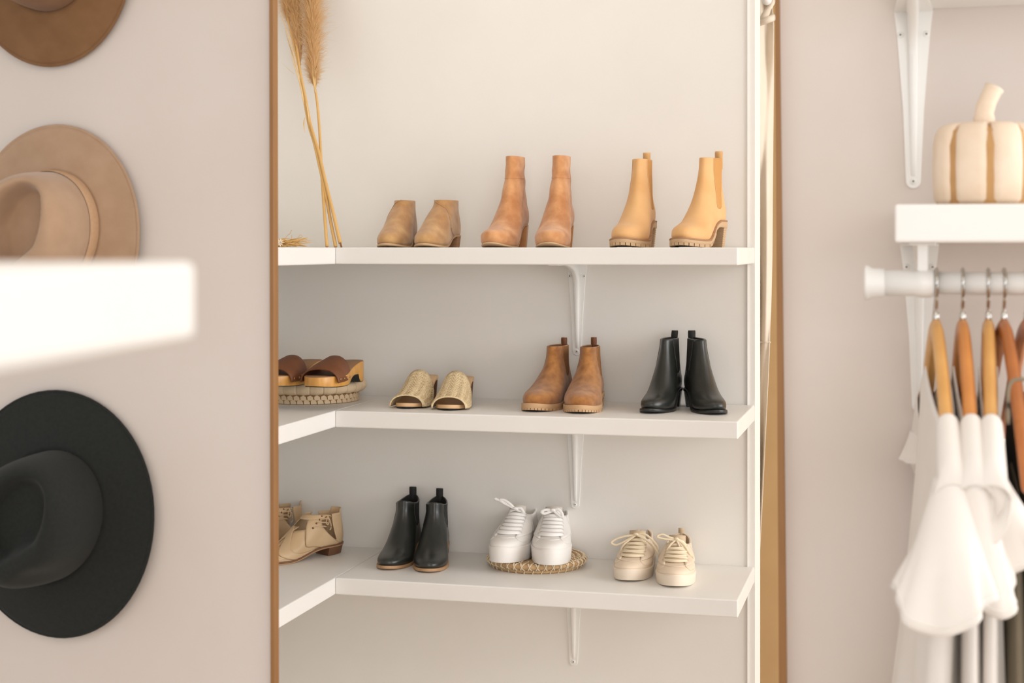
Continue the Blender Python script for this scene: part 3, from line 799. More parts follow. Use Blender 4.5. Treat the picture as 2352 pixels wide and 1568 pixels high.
R_wht = [(0,.3,24.0,3.85,0), (.6,.1,24.2,3.95,0), (1.4,0,23.8,3.95,.03), (2.3,0,22.6,3.8,.08), (3.2,.1,20.2,3.5,.15), (4.1,.2,18.0,3.25,.25),
         (5.2,.3,15.8,3.0,.4), (6.4,.5,13.8,2.85,.55), (7.5,.6,12.3,2.75,.7)]
R_wht = [(z*.74, *r) for z, *r in R_wht]
MW = dict(up=M_snk_w, **{'in': M_snk_wi}, sole=M_snk_ws, lace=M_snk_wl, tab=M_snk_wi)
kwW = dict(ts=3.1, heel=.3, spring=.3, curve=.5, dip=.9)
bowW1 = [[(0,0,0), (.3,-1.2,1.2), (.3,-2.4,1.9), (.4,-3.3,1.9), (.4,-2.5,1.3), (.2,-.8,.5), (0,0,0)], [(0,0,.1), (.3,-2.2,1.3), (.4,-4.6,2.2)], [(0,0,.1), (-.2,1.2,.2), (-.3,1.9,-.8)]]
bowW2 = [[(0,0,0), (.2,-1.4,.2), (.4,-2.4,-.2), (.4,-1.8,-.6), (.1,-.5,-.2)], [(0,0,0), (.1,1.1,.4), (.3,2.0,-.4), (.3,2.1,-1.2), (.2,1.2,-.8), (0,.2,0)]]
wz = tz+TRI_T+.0004
sneaker('sneaker', at_z(1158, 1292, wz), wz, 15, -1, R_wht, kwW, MW, 'white leather sneaker with lace end sticking up, left of its pair', 'white sneakers on the trivet', (2.45, 5.1, 6), bowW1, lace_w=.85, crossed=False)
sneaker('sneaker', at_z(1258, 1297, wz), wz, 8, 1, R_wht, kwW, MW, 'white leather sneaker on the trivet, right of its pair', 'white sneakers on the trivet', (2.45, 5.1, 6), bowW2, lace_w=.85, crossed=False)

# ------------------------------------------------------------------ clogs on a palm-leaf basket
M_palm = mat('palm_leaf_weave', (234, 210, 176), .8, (218, 190, 152), 26, 1.1, .2, 250)
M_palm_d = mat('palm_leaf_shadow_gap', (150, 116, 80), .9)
M_rivet = mat('brass_stud', (176, 140, 90), .35, metal=.8)
bz = SHELF_Z[1]; bd = (H-bz)*F/(929-HY); BR = .108
bc = ray_plan(712, bd+BR*.985); BH = .048
e = empty('woven_basket', (bc[0], bc[1], bz))
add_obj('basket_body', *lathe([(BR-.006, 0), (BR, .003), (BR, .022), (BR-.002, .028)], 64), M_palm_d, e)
# plaited leaf strips round the side: two staggered rows of upright leaves
NLf = 46
for row, (za, zb, st) in enumerate(((.001, .0105, 0), (.0090, .0200, .5))):
    mesh = None
    for k in range(NLf):
        a = 2*math.pi*(k+st)/NLf
        if mesh is None:
            w = 2*math.pi*BR/NLf*.47
            V = [(-w, -.0006, za), (w*.9, -.0006, za), (w, -.0006, zb-.003), (0, -.0006, zb), (-w*.8, -.0006, zb-.004)]
            V += [(x, .0016, z) for x, y, z in V]
            Fc = [(0,4,3,2,1), (5,6,7,8,9)]+[(i, (i+1) % 5, 5+(i+1) % 5, 5+i) for i in range(5)]
            o = add_obj('leaf_strip', V, Fc, M_palm, e, smooth=False); mesh = o.data
        else:
            o = bpy.data.objects.new('leaf_strip', mesh); COL.objects.link(o); o.parent = e
        o.location = (BR*math.cos(a), BR*math.sin(a), 0); o.rotation_euler = (0, 0, a-math.pi/2)
# thick wrapped rim: separate leaf wraps
NR = 26; mesh = None; rr = .0138
for k in range(NR):
    a = 2*math.pi*k/NR
    if mesh is None:
        rings = []
        for j in range(7):
            q = (j/6-.5)*2*math.pi/NR*1.06; rad = rr*(1.0-.10*abs(j/6-.5)*2)+(.0006 if j == 3 else 0)
            rings.append([((BR+.004)*math.sin(q)+rad*math.cos(b)*math.sin(q), (BR+.004+rad*math.cos(b))*math.cos(q), rad*math.sin(b)) for b in [2*math.pi*i/12 for i in range(12)]])
        v, f = rings_mesh(rings); o = add_obj('rim_wrap', v, f, M_palm, e); mesh = o.data
    else:
        o = bpy.data.objects.new('rim_wrap', mesh); COL.objects.link(o); o.parent = e
    o.location = (0, 0, BH-rr); o.rotation_euler = (0, 0, a)
for j in range(4): coil(e, BR-.014-.019*j, BH-rr+.001, .0095, M_palm, 'top_coil')
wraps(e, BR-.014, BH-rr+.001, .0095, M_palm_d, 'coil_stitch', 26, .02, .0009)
tag(e, 'round woven palm-leaf basket lid carrying the wooden clogs', 'basket')

def clog(px, py, psi, side, label):
    rows = [(0,.4,22.6,3.9,0), (1,.2,23.0,4.1,0), (2,.2,22.8,4.1,0)]
    l = Last(rows, ts=2.0, heel=0, spring=0, side=side, curve=.5); z = bz+BH
    e = shoe_empty('wooden_clog', at_z(px, py, z), psi, z, l.L)
    top = lambda x: 2.3+2.1*sstep(15, 4, x)
    bot = lambda x: .18+ (1.7*sstep(5.2, 6.0, x)*sstep(13.5, 8, x)) + .35*max(0, (x-17)/6)**2
    o = slab(l, e, M_clogwood, 'wooden_sole', top, bot, .0, n=96, bev=.12)
    slab(l, e, M_clogbed, 'footbed', lambda x: top(x)+.1, lambda x: top(x)-.05, -.12, n=72)
    slab(l, e, M_black_rub, 'outsole', lambda x: bot(x)+.02, lambda x: bot(x)-.18, -.15, n=96)
    st = []
    for k in range(11):
        t = k/10; x = 19.6-8.2*t; w = 4.15*FOOT(x/23)*1.02+.1
        yc = side*.5*max(0, (x-.4*23)/(.6*23))**2
        st.append((x, yc, w, 1.0+.2*t, 2.75+2.1*t**.8))
    a = arch(e, M_brown_lea, 'leather_strap', st, 28, .22, .86)
    # curved front edge: pull the crown of the strap back, let the sides reach forward
    for v in a.data.vertices:
        h = max(0, v.co.z/CM-2.5)/3.2; v.co.x -= (.8*h*h*(v.co.x/CM > 15.0)*((v.co.x/CM-15.0)/4.6))*CM
    for s in (1, -1):
        for k in range(4):
            x = 18.6-2.1*k; w = 4.15*FOOT(x/23)*1.02+.1; yc = side*.5*max(0, (x-.4*23)/(.6*23))**2
            r = add_obj('stud', *lathe([(.0026, 0), (.0024, .0012), (.0012, .0019), (0, .002)], 10), M_rivet, e)
            r.location = (x*CM, (yc+s*(w+.1))*CM, 1.75*CM); r.rotation_euler = (-s*math.pi/2, 0, 0)
    tag(e, label, 'clog', 'wooden clogs on the basket'); return e
clog(722, 891, 19, 1, 'wooden clog with wide brown leather strap, right one on the basket')
clog(620, 889, 20, -1, 'wooden clog with brown strap, half hidden by the frame')

# ------------------------------------------------------------------ beige cut-out lace shoes
def lace_flat(px, py, psi, side, label):
    rows = [(0,.3,23.8,3.1,0), (.6,.1,24.4,3.3,0), (1.3,0,23.6,3.3,.03), (2.1,0,21.2,3.2,.08), (2.9,.1,18.4,3.05,.15), (3.9,.2,15.4,2.85,.25),
            (5.0,.4,12.9,2.65,.4), (6.0,.6,10.9,2.5,.6), (7.0,.7,9.6,2.4,.8), (7.8,.5,9.0,2.35,.9)]
    l = Last(rows, ts=.55, heel=1.8, spring=.35, side=side, curve=.4, e=.8, ef=.95)
    e = shoe_empty('lace_up_flat', at_z(px, py, SHELF_Z[2]), psi, SHELF_Z[2], l.L)
    sole(l, e, M_tan_sole, .25)
    slab(l, e, M_stack, 'welt', lambda x: l.lift(x)+l.ts+.12, lambda x: l.lift(x)+l.ts*.45, .28)
    slab(l, e, M_beige_in, 'insole', lambda x: l.lift(x)+l.ts+.2, lambda x: l.lift(x)+l.ts*.5, .0)
    heel_block(l, e, M_stack, 5.6, .95, .1)
    T = .16
    patch(l, e, M_beige_lea, 'vamp', lambda t: (-2.05+1.15*t, 2.05-1.15*t), 0, 4.6, .0, 24, 14, T)
    patch(l, e, M_beige_lea, 'toe_cap', lambda t: (-.95+.5*t, .95-.5*t), 0, 2.5, .10, 18, 10, .1)
    for s in (1, -1):
        patch(l, e, M_beige_lea, 'vamp_strap', lambda t: tuple(sorted((s*(1.32-1.5*t), s*(.98-1.4*t)))), 0, 3.5, .13+.04*(s > 0), 8, 14, .1)
        patch(l, e, M_beige_lea, 'cross_strap', lambda t: tuple(sorted((s*(1.78-1.75*t), s*(1.38-1.75*t)))), 0, 5.0, .19+.04*(s > 0), 8, 14, .1)
        patch(l, e, M_beige_lea, 'quarter_panel', lambda t: tuple(sorted((s*(2.5-1.35*t), s*(1.9-1.45*t)))), 0, 6.3, .27, 10, 14, .12)
        patch(l, e, M_beige_lea, 'side_wing', lambda t: tuple(sorted((s*(math.pi-.55), s*(2.42-.75*t)))), .2, 7.0, .22, 10, 14, .12)
    patch(l, e, M_beige_lea, 'heel_counter', lambda t: (math.pi-(.85-.1*t), math.pi+(.85-.1*t)), 0, 7.8, .12, 14, 14, T)
    patch(l, e, M_beige_lea, 'ankle_strap', lambda t: (-1.35, 1.35), 6.0, 7.0, .42, 20, 4, T)
    # laces at the outer side
    s = -side if side < 0 else 1
    for zz in (4.6, 5.3, 6.0, 6.7):
        q = [l.P(s*1.12, zz, .5), l.P(s*1.38, zz+.15, .72), l.P(s*1.62, zz-.1, .5)]
        v, f = tube(smooth_path(q, 4), .13, 7); add_obj('lace', cmv(v), f, M_beige_lea, e)
        for aa in (1.12, 1.62):
            r = add_obj('eyelet', *lathe([(.0022, 0), (.0022, .0008), (.001, .001)], 10), M_brown_lea, e)
            p = l.P(s*aa, zz, .36); nrm = (l.P(s*aa, zz, .6)-p).normalized(); r.location = p*CM; r.rotation_euler = nrm.to_track_quat('Z', 'Y').to_euler()
    b = l.P(s*1.38, 6.7, .75)
    for pts in ([(0,0,0), (.3,.1,-.5), (.5,.1,-1.4), (.1,.1,-1.9), (-.3,.1,-1.2), (0,0,0)], [(0,0,0), (-.6,.1,-1.2), (-.8,.15,-2.6), (-.4,.15,-3.2)]):
        v, f = tube(smooth_path([b+Vector((p[0], s*p[1], p[2])) for p in pts], 5), .12, 7); add_obj('lace_end', cmv(v), f, M_beige_lea, e)
    tag(e, label, 'shoe', 'beige lace-up flats'); return e
lace_flat(593, 1298, 46, 1, 'beige leather cut-out lace-up shoe pointing left on the bottom shelf')
lace_flat(512, 1280, 42, -1, 'beige lace-up shoe mostly hidden behind the frame')

# ================================================================== HATS on the front wall
def hat(cpx, cpy, hh_px, hw_px, ccol, label, crown_h=.105, spin=0.0, band=None, brim_curve=.012, crown_r=(.082, .098), pinch=.030, group='felt hats on the left wall', tear=1.0):
    p = on_front_wall(cpx, .030); d = p[1]; z = z_at(cpy, d)
    k = (cpx-CX)/F; b = hh_px*d/F; a = hw_px*d/F/(math.cos(TH)+k*math.sin(TH))
    e = empty('felt_hat', (p[0], p[1], z)); 
    # local frame: x along the wall, y up the wall, z out of the wall
    R = Matrix(((WD[0], 0, WM[0]), (WD[1], 0, WM[1]), (0, 1, 0))); e.rotation_euler = R.to_euler()
    n = 72; cr = crown_r
    cs, sn = math.cos(spin), math.sin(spin)
    def crown_xy(th, s):   # crown section is an egg turned by spin
        x, y = cr[0]*s*math.cos(th), cr[1]*s*math.sin(th); return (x*cs-y*sn, x*sn+y*cs)
    rings = []
    for i in range(13):
        t = i/12; rr = []
        for q in range(n):
            th = 2*math.pi*q/n; ix, iy = crown_xy(th-spin, 1.0)
            ox, oy = a*math.cos(th), b*math.sin(th); x, y = ox+(ix-ox)*t, oy+(iy-oy)*t
            zz = -.022+.024*t+brim_curve*(.35+.35*math.cos(2*(th-spin)))*(1-t)**1.5
            rr.append((x, y, zz))
        rings.append(rr)
    v, f = rings_mesh(rings, False, False); o = add_obj('brim', v, f, ccol, e); solidify(o, .0035, 0)
    edge = rings[0]; v, f = tube([edge[q % n] for q in range(n+1)], .0028, 8, False); add_obj('brim_edge', v, f, ccol, e)
    # crown
    rings = []; prof = [(1.0, 0), (.995, .18), (.985, .36), (.97, .54), (.945, .70), (.90, .84), (.83, .94), (.76, .99), (.70, 1.01), (.64, 1.02), (.58, 1.02), (.52, 1.02), (.46, 1.02), (.40, 1.02), (.28, 1.02), (.16, 1.02), (.05, 1.02)]
    for s, hh in prof:
        rr = []
        for q in range(n):
            th = 2*math.pi*q/n; x, y = crown_xy(th, s)
            u, w = x*cs+y*sn, -x*sn+y*cs          # u across, w along the crown (front is -w)
            # teardrop dent: wide at the back (+w), pinched to a crease at the front
            wid = cr[0]*(.54 if w > 0 else .54*max(.16, 1+w/cr[1]*.95)); 
            dd = math.hypot(u/wid, (w-.012)/(cr[1]*.74)); dent = pinch*(1-sstep(.72, 1.04, dd))
            # side pinches at the front
            fp = math.exp(-((w+cr[1]*.55)/.030)**2)*sstep(.2, .8, abs(u)/cr[0])*sstep(.3, .9, hh)*tear
            x2, y2 = x, y
            if fp > 0:
                sh = .26*fp*(-u); x2 += sh*cs; y2 += sh*sn
            rr.append((x2, y2, .002+crown_h*hh*(1+.06*w/cr[1])-dent*sstep(.85, 1.0, hh)))
        rings.append(rr)
    v, f = rings_mesh(rings, False, True); o = add_obj('crown', v, f, ccol, e); subsurf(o, 1)
    if band:
        rings = []
        for hh in (.0, .004, .020, .024):
            g = 1.0 if hh in (.0, .024) else 1.022
            rings.append([(*crown_xy(2*math.pi*q/n, g*(1.0-.004*hh/.02)+.008), .003+hh) for q in range(n)])
        v, f = rings_mesh(rings, False, False); add_obj('hat_band', v, f, band, e)
        th0 = -.62-spin; x, y = crown_xy(th0, 1.06)
        v, f = box(0, 0, 0, .007, .013, .018); q = add_obj('band_bow', v, f, M_brown_lea, e, smooth=False); bevel(q, .002); q.location = (x, y, .014); q.rotation_euler = (0, 0, th0+spin)
    tag(e, label, 'hat', group); return e
M_felt_b = mat('brown_felt', (134, 98, 64), .95, (122, 86, 54), 30, 1, .2, 700, sheen=.1)
M_felt_t = mat('taupe_felt', (182, 151, 124), .95, (168, 136, 108), 30, 1.2, .2, 700, sheen=.3)
M_felt_k = mat('black_felt', (24, 27, 25), .95, (32, 35, 32), 200, 1, .25, 800, sheen=.06)
M_band = mat('tan_grosgrain_band', (196, 160, 126), .8, (186, 150, 116), 200, 1)
hat(100, -119, 265, 190, M_felt_b, 'brown felt hat cut off by the top left corner', spin=math.radians(20))
hat(113, 541, 254, 190, M_felt_t, 'taupe felt hat with pinched crown and thin tan band', spin=math.radians(-24), band=M_band, crown_h=.11, pinch=.05)
hat(113, 1185, 283, 222, M_felt_k, 'wide-brimmed black felt hat, lowest on the left wall', spin=math.radians(-30), crown_h=.11, crown_r=(.088, .104))

# ================================================================== DRIED PLANTS on the top shelf
M_straw = mat('dried_stalk', (222, 182, 118), .7, (206, 162, 96), 18, 1.1, stretch=(1,1,.2))
M_plume = mat('pampas_plume', (238, 210, 166), .9, (224, 190, 140), 40, 1)
_nt = M_plume.node_tree; _b = _nt.nodes['Principled BSDF']; _tr = _nt.nodes.new('ShaderNodeBsdfTranslucent'); _mx = _nt.nodes.new('ShaderNodeMixShader')
_tr.inputs[0].default_value = srgb(240, 212, 166); _mx.inputs[0].default_value = .5
_nt.links.new(_b.outputs[0], _mx.inputs[1]); _nt.links.new(_tr.outputs[0], _mx.inputs[2]); _nt.links.new(_mx.outputs[0], _nt.nodes['Material Output'].inputs[0])
M_leaf = mat('dried_leaf', (228, 196, 142), .75, (210, 172, 112), 30, 1)
M_stalk_b = mat('brown_stalk_end', (140, 96, 58), .8)
def ppt(px, py, d): return Vector(((px-CX)/F*d, d, z_at(py, d)))
def stalk_path(pts):
    """pts (px, py, metres in front of the shoe wall): the stalk leans back on the wall"""
    out = []
    for px, py, off in pts:
        q = on_shoe_wall(px, off); out.append(Vector((q[0], q[1], z_at(py, q[1]))))
    return out
def plume(par, axis, rmax, count, seed, name='plume', org=None, hl=.05):
    rr = random.Random(seed); V = []; Fc = []; n = len(axis)
    for i in range(count):
        t = rr.random()**.85; j = min(int(t*(n-1)), n-2); fr = t*(n-1)-j
        p = axis[j].lerp(axis[j+1], fr); tg = (axis[j+1]-axis[j]).normalized()
        env = math.sin(math.pi*min(1, (t*.92+.06)))**.7
        a = rr.random()*2*math.pi; s = tg.cross(Vector((0,1,.2))).normalized(); w = s.cross(tg)
        out = (s*math.cos(a)+w*math.sin(a)); ln = hl*(.6+.8*rr.random())*(.6+.5*env)
        rad = rmax*env*(.1+.9*rr.random()**1.5)*(1.5 if rr.random() < .08 else 1)
        p1 = p+tg*ln*.5+out*rad*.45; p2 = p+tg*ln*(.6+.5*rr.random())+out*rad*1.15+Vector((0,0,-.014*rr.random()))
        for q in (p1, p2):
            dd = (q.x-CORNER[0])*-N[0]+(q.y-CORNER[1])*-N[1]
            if dd < .004: q.x += -N[0]*(.004-dd); q.y += -N[1]*(.004-dd)
        sd = tg.cross(out).normalized()*.0005
        b = len(V); V += [p-sd, p+sd, p1+sd*.9, p1-sd*.9, p2]
        Fc += [(b, b+1, b+2, b+3), (b+3, b+2, b+4)]
    V = [v-org for v in V]
    o = add_obj(name, V, Fc, M_plume, par, smooth=False); o['kind'] = 'stuff'; return o
def pampas(pts, plume_pts, rmax, r0, r1, seed, label, leaves=(), tip=None, count=5200):
    P = stalk_path(pts); S = [Vector(q) for q in smooth_path(P, 6)]
    e = empty('pampas_stem', tuple(P[0])); o = P[0]
    add_obj('stalk', *tube([p-o for p in S], [r0+(r1-r0)*i/(len(S)-1) for i in range(len(S))], 9), M_straw, e)
    if plume_pts:
        A = [Vector(q) for q in smooth_path(stalk_path(plume_pts), 6)]; plume(e, A, rmax, count, seed, org=o)
        add_obj('plume_stem', *tube([p-o for p in A], [.0016]*len(A), 6), M_straw, e)
    for lf in leaves:
        L = [Vector(q)-o for q in smooth_path(stalk_path(lf[:-1]), 6)]; w = lf[-1]; m = len(L)
        add_obj('leaf', *tube(L, [max(.0003, w*math.sin(math.pi*(.12+.86*i/(m-1)))) for i in range(m)], 6, True, .3), M_leaf, e)
    if tip:
        T = stalk_path(tip); add_obj('stalk_end', *tube([p-o for p in T], r0*.5, 8), M_stalk_b, e)
    tag(e, label, 'pampas grass', 'pampas stems leaning in the corner'); return e
F0 = SD-.012
pampas([(751, 566, F0), (746, 500, F0-.03), (741, 430, F0-.07), (738, 380, F0-.10), (734, 300, F0-.14), (729, 240, F0-.17), (724, 205, F0-.19)],
       [(724, 205, F0-.19), (721, 165, F0-.205), (719, 90, F0-.225), (717, 10, F0-.245), (712, -90, F0-.265), (704, -190, F0-.275)], .044, .0036, .0028, 5,
       'pampas stem with the full fluffy plume, right of the bunch', leaves=[[(724, 212, F0-.18), (720, 178, F0-.19), (716, 150, F0-.2), .0024], [(726, 222, F0-.18), (723, 180, F0-.19), (727, 160, F0-.19), .002]], count=15000)
pampas([(771, 566, F0-.004), (758, 500, F0-.035), (747, 440, F0-.065), (738, 400, F0-.085), (722, 330, F0-.12), (710, 290, F0-.14), (698, 225, F0-.17), (686, 150, F0-.2), (672, 90, F0-.22), (655, 15, F0-.25), (646, -40, F0-.27)],
       [(664, 60, F0-.24), (662, 20, F0-.25), (658, -40, F0-.262), (650, -120, F0-.272)], .040, .0038, .0022, 8, 'pampas stem curving left to the frame, in the middle of the bunch',
       leaves=[[(683, 150, F0-.19), (662, 80, F0-.2), (648, 40, F0-.2), (636, 10, F0-.2), .0019], [(700, 270, F0-.13), (698, 285, F0-.125), (700, 305, F0-.12), .0014], [(676, 170, F0-.18), (662, 158, F0-.17), (644, 141, F0-.165), .0009], [(698, 240, F0-.15), (690, 195, F0-.165), (668, 128, F0-.19), .002]], count=9000)
pampas([(781.5, 558, F0-.006), (768, 500, F0-.03), (757, 455, F0-.055), (745, 405, F0-.08), (731, 345, F0-.11), (714, 288, F0-.135), (703, 230, F0-.16), (690, 165, F0-.19), (682, 110, F0-.21), (672, 60, F0-.235), (664, 0, F0-.255)],
       [(690, 150, F0-.205), (684, 90, F0-.225), (678, 20, F0-.25), (672, -60, F0-.27)], .030, .0040, .0022, 12, 'pampas stem with a cut brown end, rightmost foot on the shelf corner',
       leaves=[[(703, 235, F0-.15), (708, 260, F0-.14), (710, 290, F0-.13), .0016], [(690, 180, F0-.18), (676, 140, F0-.19), (655, 70, F0-.21), .0018]], tip=[(781, 556, F0-.006), (784.5, 567.6, F0-.004)], count=7000)

# small bunch of dried grass and a pale flower
dq = ppt(668, 568, 3.20); dq.z = SHELF_Z[0]
e = empty('dried_grass_bunch', tuple(dq)); rr = random.Random(4)
for i in range(46):
    x0 = rr.uniform(-.035, -.005); L = rr.uniform(.02, .055); z0 = rr.uniform(.0015, .012); y0 = rr.uniform(-.025, .03)
    pts = [(x0, y0, z0), (x0+L*.4, y0+rr.uniform(-.008, .008), z0+rr.uniform(-.001, .006)), (x0+L, y0+rr.uniform(-.012, .012), max(.0015, z0+rr.uniform(-.006, .010)))]
    add_obj('grass_blade', *tube(smooth_path(pts, 4), [.0010, .0011, .0012, .0012, .0012, .0011, .0009, .0007, .0004], 5), M_straw, e)
for pts in ([(-.018, 0, .008), (-.008, .004, .024), (-.002, .0, .028), (.002, -.002, .036)], [(-.02, .01, .01), (-.002, .01, .016), (.0, .012, .026)], [(.005, .0, .012), (.016, .003, .022), (.019, .003, .026), (.024, .004, .022)]):
    add_obj('grass_blade', *tube(smooth_path(pts, 5), .0005, 5), M_straw, e)
M_petal = mat('pale_dried_petals', (240, 228, 208), .9)
V = []; Fc = []
for k in range(9):
    a = 2*math.pi*k/9; v, f = tube([(0,0,0), (.004*math.cos(a), .0025*math.sin(a)-.002, .004*math.sin(a)), (.0085*math.cos(a), .003*math.sin(a), .0085*math.sin(a))], [.001, .0028, .0008], 7, True, .4)
    b = len(V); V += v; Fc += [tuple(x+b for x in q) for q in f]
o = add_obj('flower_head', V, Fc, M_petal, e); o.location = (-.018, -.03, .0095)
tag(e, 'small bunch of dried grass with a pale flower, on the top corner shelf', 'dried grass')

# ================================================================== CURTAIN beyond the shoe wall
M_curt = mat('cream_cotton', (228, 216, 200), .9, (221, 208, 190), 14, 1, .15, 400)
dC = 3.62
def cpt(px, py, d=dC): return Vector(((px-CX)/F*d, d, z_at(py, d)))
cz_top, cz_bot = z_at(-260, dC), z_at(1640, dC)
e = empty('curtain', ((1755-CX)/F*dC, dC, cz_bot)); org = Vector(e.location)
right_edge = pchip([-300, 0, 60, 200, 400, 560, 785, 1000, 1168, 1400, 1700], [1776, 1774, 1778, 1777, 1775, 1774, 1768, 1758, 1750, 1738, 1725])
V = []; Fc = []; nx, ny = 40, 60
for j in range(ny+1):
    py = -260+1900*j/ny; r = right_edge(py)
    for i in range(nx+1):
        t = i/nx; px = 1700+(r-1700)*t
        fold = .020*math.sin(9*t-.0052*py*1.2+.8)+.010*math.sin(17*t+.004*py+1.0)
        fold *= sstep(-40, 120, abs(py-50)+20)
        V.append(cpt(px, py, dC+fold)-org)
for j in range(ny):
    for i in range(nx): Fc.append((j*(nx+1)+i, j*(nx+1)+i+1, (j+1)*(nx+1)+i+1, (j+1)*(nx+1)+i))
o = add_obj('drape', V, Fc, M_curt, e); solidify(o, .0018, 0)
hp = [cpt(1700+(right_edge(783)+1.0-1700)*t, 783+3*t, dC-.012+.02*math.sin(9*t-.0052*783*1.2+.8)+.01*math.sin(17*t+.004*783+1))-org for t in np.linspace(0, 1, 24)]
add_obj('hem_seam', *tube(hp, .0022, 6), M_curt, e)
kp = [cpt(1745, 52, dC-.02)-org, cpt(1758, 47, dC-.03)-org, cpt(1768, 44, dC-.03)-org, cpt(1777, 40, dC-.02)-org]
add_obj('tie', *tube(smooth_path(kp, 5), [.008]*16, 10), M_curt, e)
kp = [cpt(1752, 46, dC-.02)-org, cpt(1762, 26, dC-.035)-org, cpt(1772, 6, dC-.035)-org, cpt(1776, -30, dC-.02)-org]
add_obj('tie_fold', *tube(smooth_path(kp, 5), [.010]*16, 10, True, .6), M_curt, e)
s, f = lathe([(.0, -.012), (.006, -.0105), (.0105, -.006), (.012, 0), (.0105, .006), (.006, .0105), (0, .012)], 20)
o = add_obj('tie_knob', s, f, M_white, e); o.location = cpt(1761, 0, dC-.05)-org
tag(e, 'cream cotton curtain gathered with a knob, beyond the shoe wall end', 'curtain')

# ================================================================== PUMPKIN on the right shelf
M_pump = mat('whitewashed_wood', (236, 217, 197), .75, (224, 200, 174), 30, 1.2, .2, 200)
M_groove = mat('bare_wood_groove', (196, 152, 100), .8, (180, 136, 86), 40, 1)
pp = on_front_wall(2262, .17); PR = 119*pp[1]/F; PH = (467-278)*pp[1]/F
e = empty('wooden_pumpkin', (pp[0], pp[1], RZ1), math.radians(9))
add_obj('core', *lathe([(PR*.80, 0), (PR*.90, .004), (PR*.93, PH*.3), (PR*.93, PH*.72), (PR*.86, PH*.9), (PR*.70, PH*.965), (PR*.2, PH*.97)], 48), M_groove, e)
NLb = 8; mesh = None
prof = [(.72, .006), (.90, .003), (.965, PH*.08), (.99, PH*.25), (1.0, PH*.5), (.99, PH*.72), (.955, PH*.87), (.87, PH*.965), (.72, PH*1.0), (.45, PH*1.0), (.15, PH*.985)]
for k in range(NLb):
    if mesh is None:
        rings = []
        for s, z in prof:
            rr2 = []
            for j in range(9):
                q = (j/8-.5)*2*math.pi/NLb*.88; w = 1-.035*abs(j/8-.5)**2*4-(.05 if j in (0, 8) else 0)
                rr2.append((PR*s*w*math.cos(q), PR*s*w*math.sin(q), z))
            for j in range(8, -1, -1):
                q = (j/8-.5)*2*math.pi/NLb*.88; rr2.append((PR*s*.80*math.cos(q), PR*s*.80*math.sin(q), min(z, PH*.95)))
            rings.append(rr2)
        v, f = rings_mesh(rings); o = add_obj('lobe', v, f, M_pump, e); mesh = o.data
    else:
        o = bpy.data.objects.new('lobe', mesh); COL.objects.link(o); o.parent = e
    o.rotation_euler = (0, 0, 2*math.pi*(k+.06)/NLb)
stp = smooth_path([(0, 0, PH*.93), (-.001, 0, PH+.012), (.003, 0, PH+.026), (.012, 0, PH+.044)], 5)
add_obj('pumpkin_stem', *tube(stp, [.0135]*5+[.0122]*5+[.0115]*5+[.0128], 8, True, .9, up=(0,1,0)), M_pump, e)
tag(e, 'pale whitewashed wooden pumpkin with grooves and stem on the right shelf', 'pumpkin')

# ================================================================== HANGERS AND CLOTHES
M_hw = [mat('light_hanger_wood', (222, 168, 96), .4, (206, 150, 78), 30, 1.1, coat=.3), mat('orange_hanger_wood', (214, 142, 70), .4, (196, 124, 56), 30, 1.1, coat=.3),
        mat('dark_hanger_wood', (190, 116, 58), .4, (170, 98, 46), 30, 1.1, coat=.3)]
M_chrome = mat('chrome_wire', (200, 196, 190), .22, metal=1.0)
ZRAIL = zr
def hanger(px, yaw, m, label, half=.218, drop=.160, zap=None):
    q = rail_pt(px); a = math.radians(yaw); ang = math.atan2(WM[1], WM[0])+a
    zr0 = ZRAIL+.0132
    za = z_at(742, q[1])
    e = empty('clothes_hanger', (q[0], q[1], za), ang)           # local x towards the camera side, z up; the arms lie in the x-z plane
    hook = [(.0, 0, .0), (0, 0, .022), (.004, 0, .036), (.016, 0, .050)]
    r = .0165; cz = zr0-za-.0132
    hook = [(0, 0, -.006), (0, 0, .016), (.006, 0, .026)]
    for k in range(15):
        b = math.radians(-62+ (62+198)*k/14); hook.append((r*math.cos(b), 0, cz+r*math.sin(b)))
    add_obj('hook', *tube(smooth_path(hook, 3), .0021, 8), M_chrome, e)
    add_obj('ferrule', *lathe([(.0036, -.002), (.0036, .012), (.0025, .013)], 12), M_chrome, e)
    for s, nm in ((1, 'arm'), (-1, 'arm')):
        pts = smooth_path([(-s*.004, 0, -.006), (s*.03, 0, -.014), (s*.09, 0, -.051), (s*.14, 0, -.092), (s*.18, 0, -.126), (s*half, 0, -drop)], 6); m_ = len(pts)
        rings = []
        for i, p in enumerate(pts):
            t = i/(m_-1); hw = .0072+.001*t; hh = .011+.002*math.sin(math.pi*min(1, t*1.1))-.003*t
            if i == m_-1: hw *= .6; hh *= .6
            rings.append([(p[0], hw*math.cos(b)*(1 if abs(math.cos(b)) < .8 else .98), p[2]+hh*math.sin(b)) for b in [2*math.pi*k/14 for k in range(14)]])
        add_obj('arm', *rings_mesh(rings), m, e)
    tag(e, label, 'hanger', 'wooden hangers on the rail'); return e, ang, Vector((q[0], q[1], za))
